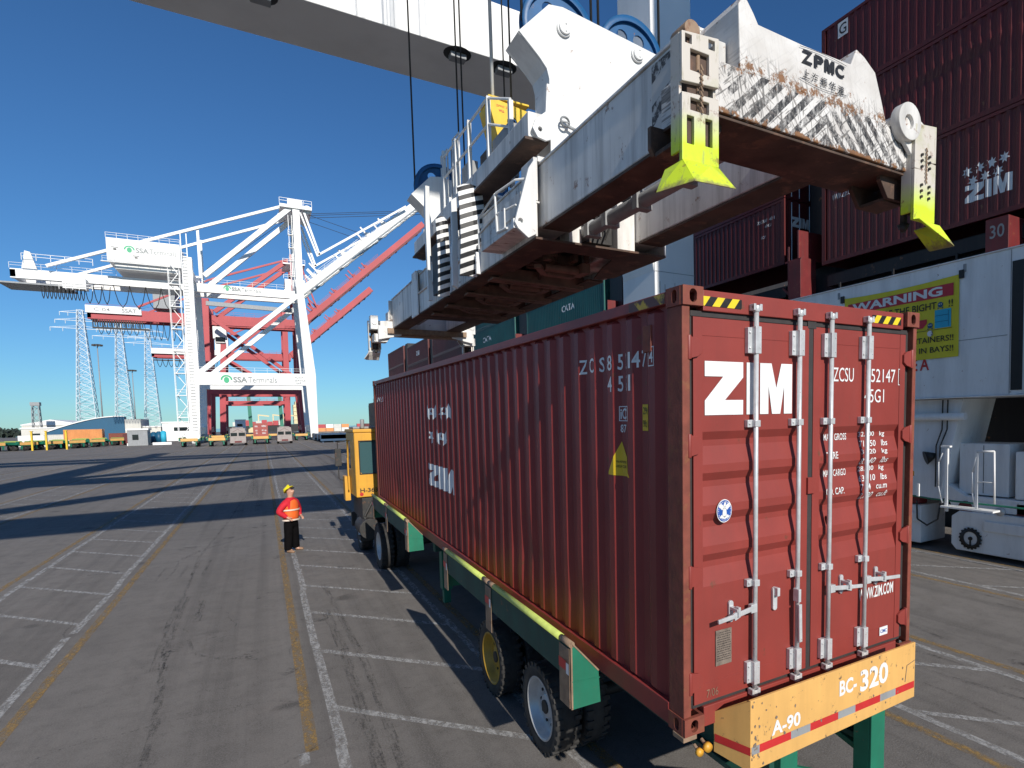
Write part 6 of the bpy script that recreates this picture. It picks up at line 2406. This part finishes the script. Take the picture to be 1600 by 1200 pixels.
# ================================================================== BUILDINGS
t = thing('arched_shed', 'blue arched shed in front of the pylons', 'shed', (-42, 205, 0))
mb = MB()
pl = [(-50.0, 0)] + [(-50 + 16 * i / 12, 3.0 + 3.9 * math.sin(PI * .54 * i / 12)) for i in range(13)] + [(-34, 0)]
mb.prism(pl, 'y', 200, 203)
mb.build('front', M['tarp'], t)
mb = MB()
for i in range(1, len(pl) - 2):
    mb.bar((pl[i][0], 199.9, pl[i][1] + .1), (pl[i + 1][0], 199.9, pl[i + 1][1] + .1), .4, .25)
mb.build('roof_trim', M['ivory'], t)
mb = MB()
mb.box(-33.95, -30.6, 200, 214, 0, 6.2)
mb.build('annex', M['concrete'], t)


def building(label, x0, x1, y0, y1, h, wins=(), mat=None, roof=None, cat='building'):
    t = thing('building', label, cat, ((x0 + x1) / 2, (y0 + y1) / 2, 0))
    mb = MB()
    mb.box(x0, x1, y0, y1, 0, h)
    mb.build('wall', mat or M['concrete'], t)
    mb = MB()
    mb.box(x0 - .2, x1 + .2, y0 - .2, y1 + .2, h, h + .35)
    if roof:
        mb.prism([(x0, h + .36), (x1, h + .36), ((x0 + x1) / 2, h + roof)], 'y', y0, y1)
    mb.build('roof', M['ivory'], t)
    for a, b, c, d in wins:
        mb = MB()
        mb.box(a, b, y0 - .06, y0 - .01, c, d)
        mb.build('window', M['darkglass'], t)
    return t


building('long white warehouse left of the blue arched shed', -70, -56, 262, 290, 5.4, roof=1.9)
building('low pale building behind the yellow posts at the far left', -62, -50, 230, 245, 4.2, ((-60, -58, 1.5, 2.8), (-56, -53, 1.5, 2.8)))
building('white two storey office beside the white crane stairs', -25.5, -18.5, 196, 206, 4.9, ((-23.0, -19.6, 2.7, 3.7),), M['ivory'])
building('small dark grey gate booth with flat roof', -26.2, -22.9, 152, 156, 3.2, ((-25.4, -24.4, 1.2, 2.3),), M['grey'])
building('pale low building between the shed and the office', -31.5, -26.5, 202, 212, 3.9, (), M['concrete'])
building('small white hut under the red crane portal', -13.4, -9.2, 330, 336, 6.6, ((-12.6, -10.4, 3.6, 4.8),), M['ivory'])

t = thing('container', 'orange corrugated container on the row of parked trailers', 'container', (-33, 151, 1.5), group='boxes in the yard')
OFF[t] = Vector((0, 0, 0))
t['label'] = 'orange corrugated container in front of the blue arched shed'
mb = ship_box(M['orange'], 2.4)
o = mb.build('body', M['orange'], t)
t.rotation_euler = (0, 0, R(90))
t.location = (-33.0, 168, 1.35)
t.scale = (1, .53, .95)
for i, (x, c) in enumerate(((-22.9, 'tarp'), (-22.0, 'tarp'), (-21.2, 'cyan'))):
    mb = MB()
    mb.cyl((x, 160, .3), (x, 160, 2.5 + .1 * i), .55, 14)
    mb.cyl((x, 160, 2.5 + .1 * i), (x, 160, 2.75 + .1 * i), .50, 14, r2=.2)
    tag(mb.build('storage_tank', M[c]), ('leftmost of the three upright blue tanks beside the grey booth', 'middle one of the three upright blue tanks beside the grey booth', 'brightest and rightmost of the three upright blue tanks')[i], 'tank', 'blue tanks by the booth')
mb = MB()
for x in (-24.8, -20.6):
    mb.box(x - 1.6, x + 1.6, 152.4, 152.8, 0, .55)
mb.build('x', M['ivory'])
bl = COL.objects[-1]
bl.name = 'concrete_barrier'
tag(bl, 'white concrete barrier at the foot of the grey booth and blue tanks', 'barrier')
for i, x in enumerate((-37.6, -35.7, -33.0)):
    mb = MB()
    mb.box(x - .12, x + .12, 139.8, 140.2, 0, 3.4)
    mb.box(x - .2, x + .2, 139.7, 140.3, 3.4, 3.5)
    tag(mb.build('gate_post', M['gyellow']), ('left yellow gate post at the far left', 'middle yellow gate post at the far left', 'right yellow gate post at the far left')[i], 'post', 'yellow gate posts')


# ================================================================== TRUCKS AND TRAILERS FAR DOWN THE LANES
def far_trailer(label, loc, group='terminal trailers parked down the quay'):
    t = thing('container_trailer', label, 'trailer', loc, group=group)
    o = Vector(loc)
    b = lambda mb, n, m: (OFF.__setitem__(t, Vector((0, 0, 0))), mb.build(n, m, t))[1]
    mb = MB()
    for x in (-.75, .75):
        mb.box(x - .12, x + .12, 0, 12, .85, 1.25)
    for y in (.1, 3, 6, 9, 11.7):
        mb.box(-1.3, 1.3, y, y + .2, 1.0, 1.2)
    b(mb, 'chassis', M['trgreen'])
    mb = MB()
    mb.box(-1.25, 1.25, -.15, -.05, 1.05, 1.55)
    b(mb, 'rear_bumper', M['boardy'])
    for s in (-1, 1):
        mb = MB()
        for y0, y1 in ((.6, 4.8), (6.8, 11.4)):
            mb.prism([(s * 1.3, 1.1), (s * 1.6, 1.1), (s * 1.6, 1.6), (s * 1.3, 1.35)], 'y', y0, y1)
        g = b(mb, 'guide_rail', M['trgreen'])
        mb = MB()
        for y0, y1 in ((.6, 4.8), (6.8, 11.4)):
            mb.bar((s * 1.58, y0, 1.64), (s * 1.58, y1, 1.64), .14, .10)
        b(mb, 'lime_rail', M['lime'])
        mb = MB()
        for y in (2, 3.4):
            mb.cyl((s * .75, y, .5), (s * 1.35, y, .5), .5, 14)
        b(mb, 'wheel', M['rubber'])
        mb = MB()
        mb.box(s * 1.0 - .1, s * 1.0 + .1, -.1, .1, .3, 1.0)
        b(mb, 'bumper_post', M['trgreen'])
    return t


base = far_trailer('empty green trailer with lime rails on the lane left of the white crane portal', (-13.6, 126, 0))
for lab, loc in (('empty green and yellow trailer left of the left grey tractor', (-9.4, 124.5, 0)),
                 ('far green trailer behind and between the left grey tractor and the red loaded one', (-5.2, 168, 0)),
                 ('far green trailer behind and left of the right grey tractor', (.2, 165, 0)),
                 ('farthest yellow and green trailer at the right foot of the white crane', (5.4, 150, 0)),
                 ('distant green trailer right behind the empty one left of the left grey tractor', (-11.2, 160, 0)),
                 ('parked green trailer with orange bumper at the far left edge of the picture', (-42.3, 140, 0)),
                 ('parked green trailer second from the far left edge of the picture', (-38.3, 141, 0)),
                 ('parked green trailer below the left end of the orange container', (-35.4, 143, 0)),
                 ('parked green trailer below the middle of the orange container', (-32.8, 146, 0)),
                 ('parked green trailer below the right end of the orange container', (-30.8, 151, 0)),
                 ('parked green trailer farthest along the row right of the orange container', (-29.2, 160, 0))):
    cpy = copy_tree(base, label=lab, loc=loc)
    if loc[0] < -20:
        cpy.rotation_euler = (0, 0, R(38))
loadb = copy_tree(base, label='green trailer under the red container on the far lane', loc=(-2.6, 128.5, 0))
rc = thing('shipping_container', 'faded red container with white letters on a trailer far down the lane', 'container', (-2.6, 128.5, 1.3))
OFF[rc] = Vector((0, 0, 0))
mb = MB()
mb.box(-1.22, 1.22, .05, 12.19, 0, 2.75)
for x in (-1.15, -.55, .02, .6, 1.15):
    mb.box(x - .05, x + .05, -.0, .049, .05, 2.7)
mb.build('body', paint('faded_red_container', (.36, .085, .07), .6, .15, 1.2), rc)
mb = MB()
for x, z, w_ in ((-.95, 2.0, .5), (.2, 2.05, .75), (-.85, 1.2, .35), (.2, 1.25, .3), (.65, 1.2, .35), (-.8, .7, .3), (.25, .7, .6)):
    text(mb, 'GESU' if w_ > .4 else '45G1', (x, -.012, z), (w_, 0, 0), (0, 0, .28), .02)
mb.build('lettering', M['white'], rc)


def far_tractor(label, loc):
    t = thing('yard_tractor', label, 'tractor', loc, group='grey tractors facing up the lane')
    OFF[t] = Vector((0, 0, 0))
    mb = MB()
    mb.prism([(-1.25, .6), (1.25, .6), (1.25, 2.0), (1.15, 3.15), (-1.15, 3.15), (-1.25, 2.0)], 'y', 0, 2.2)
    mb.box(-.9, .9, .2, 2.0, 3.16, 3.32)
    mb.box(-1.27, 1.27, -.12, 0, .45, .95)
    c = mb.build('cab', M['truckgrey'], t, .06)
    for x in (-.62, .62):
        mb = MB()
        mb.box(x - .5, x + .5, -.03, -.01, 1.75, 2.35)
        mb.build('windscreen', M['darkglass'], c)
    mb = MB()
    for x in (-.8, .8):
        mb.bar((x, -.02, 2.5), (0, -.02, 3.0), .05, .03)
    mb.box(-.55, .55, -.16, -.13, .55, .85)
    mb.build('grille', M['lash'], c)
    for s in (-1, 1):
        mb = MB()
        mb.cyl((s * .95, .9, .5), (s * 1.3, .9, .5), .5, 14)
        mb.cyl((s * .95, 4.4, .5), (s * 1.3, 4.4, .5), .5, 14)
        mb.build('wheel', M['rubber'], t)
    mb = MB()
    mb.box(-.5, .5, 2.2, 5.6, .7, 1.05)
    mb.build('chassis', M['lash'], t)
    return t


ft = far_tractor('grey tractor facing the camera on the lane left of the red container trailer', (-6.2, 125, 0))
copy_tree(ft, label='grey tractor facing the camera on the lane right of the red container trailer', loc=(1.35, 127, 0))
# hatch covers lying on the quay edge
mb = MB()
mb.box(7.4, 13.6, 124, 150, .7, 1.5)
for y in (124, 132, 141):
    mb.box(7.3, 13.7, y, y + .25, .3, 1.6)
for x in (7.6, 9.6, 11.6, 13.2):
    mb.box(x, x + .2, 123.95, 149, 1.51, 1.6)
    mb.box(x, x + .3, 124.3, 124.7, 0, .7)
tag(mb.build('hatch_cover', M['hatch']), 'stack of dark blue hatch covers lying on the quay behind the yellow tractor', 'hatch cover')
# clutter by the yard gate
for lab, x, y, z, sx, sy, sz, m in (('rust brown container behind the right end of the orange one', -30.6, 172, .0, 4.0, 2.4, 2.6, 'rustmaroon'),
                                    ('dark red container between the orange one and the grey booth', -27.6, 163, .0, 2.2, 2.4, 2.4, 'shipmaroon'),
                                    ('pale grey container behind the yellow gate posts', -40.6, 172, .0, 6.0, 2.4, 2.6, 'concrete'),
                                    ('white container at the far left behind the parked trailers', -47.0, 180, .0, 5.6, 2.4, 2.5, 'ivory')):
    mb = MB()
    mb.box(x - sx / 2, x + sx / 2, y, y + sy, z, z + sz)
    k = int(sx / .3)
    for i in range(k):
        mb.box(x - sx / 2 + sx * i / k, x - sx / 2 + sx * (i + .5) / k, y - .05, y - .001, z + .12, z + sz - .12)
    mb.box(x - sx / 2, x + sx / 2, y - .06, y - .001, z + sz - .1, z + sz)
    tag(mb.build('shipping_container', M[m]), lab, 'container', 'boxes in the yard')
# ---- far side: another ship with yellow derricks, container rows across the water, tree line
fs = thing('cargo_ship', 'far ship with red containers and cream superstructure seen through the crane portal', 'ship', (5, 410, 0))
mb = MB()
mb.prism([(-19, 0), (24, 0), (24, 4.6), (-19, 3.6)], 'y', 404, 424)
mb.build('hull', M['shiphull'], fs)
for i in range(9):
    mb = MB()
    mb.box(-17 + 2.9 * i, -14.3 + 2.9 * i, 403.5, 415, 3.9, 6.2 + (i % 3) * .5)
    mb.build('deck_container', M['redcrane'] if i % 4 else M['concrete'], fs)
mb = MB()
mb.box(14.5, 22, 405, 416, 4.6, 16.2)
mb.box(15.5, 21, 405, 416, 16.2, 18.2)
for z in (7, 9.6, 12.2, 14.8):
    mb.box(14.3, 22.2, 404.6, 404.99, z, z + .4)
mb.build('superstructure', M['cream'], fs)
mb = MB()
for x in (-4, 3.5, 9):
    mb.bar((x, 405, 5), (x, 405, 10.5), .6)
    mb.bar((x, 405, 10.2), (x + 5.5, 405, 9.4), .7)
mb.build('derrick', M['cream'], fs)
yc = thing('yard_crane', 'green straddling yard crane behind the red crane legs', 'crane', (-3, 350, 0))
for x in (-7.2, 6.6):
    mb = MB()
    mb.bar((x, 350, 1.5), (x - .5, 350, 23), 1.6, 1.2)
    mb.build('leg', M['rtgreen'], yc)
    mb = MB()
    mb.box(x - 1.2, x + 1.2, 346, 354, .4, 3.0)
    mb.build('wheel_bogie', M['cream'], yc)
mb = MB()
mb.box(-8.5, 8.0, 349, 351, 21.0, 23.0)
mb.build('top_beam', M['rtgreen'], yc)
cols = [('red', M['redcrane']), ('pale grey', M['concrete']), ('dark maroon', M['shipmaroon']), ('white', M['ivory']), ('orange', M['orange'])]
ORD = ('first', 'second', 'third', 'fourth', 'fifth', 'sixth', 'seventh', 'eighth', 'ninth')
for ix in range(9):
    for iz in range(2 if ix % 5 else 1):
        x = 27 + ix * 5.2
        mb = MB()
        mb.box(x, x + 4.9, 470, 473, .1 + iz * 2.6 - 1.4, 2.65 + iz * 2.6 - 1.4)
        mb.box(x - .02, x + .1, 469.95, 469.99, .1 + iz * 2.6 - 1.4, 2.6 + iz * 2.6 - 1.4)
        cn, cm = random.choice(cols)
        tag(mb.build('shipping_container', cm), '%s distant container across the water, %s from the left in the %s row' % (cn, ORD[ix], ('lower', 'upper')[iz]), 'container', 'containers across the water')
mb = MB()
mb.box(25, 150, 466, 500, -4, -1.31)
mb.build('far_quay', M['asphalt'], kind='structure')
tl = MB()
for i in range(420):
    x = random.uniform(-420, -100)
    y = random.uniform(470, 510)
    h = random.uniform(3.2, 5.0)
    for j in range(9):
        a, r_ = random.uniform(0, 2 * PI), random.uniform(.8, 2.0)
        c = Vector((x + 2.2 * math.cos(a) * random.random(), y + 2 * math.sin(a) * random.random(), h * random.uniform(.35, 1.0)))
        d1 = Vector((random.uniform(-1, 1), random.uniform(-1, 1), random.uniform(-1, 1))).normalized() * r_
        d2 = Vector((random.uniform(-1, 1), random.uniform(-1, 1), random.uniform(-1, 1))).normalized() * r_
        tl.add([c - d1, c - d2, c + d1, c + d2], [(0, 1, 2, 3)])
    tl.bar((x, y, 0), (x, y, h * .5), .4)
tlo = tl.build('tree_belt', M['treegreen'], kind='stuff')
tag(tlo, 'dark belt of trees on the horizon at the far left', 'trees')
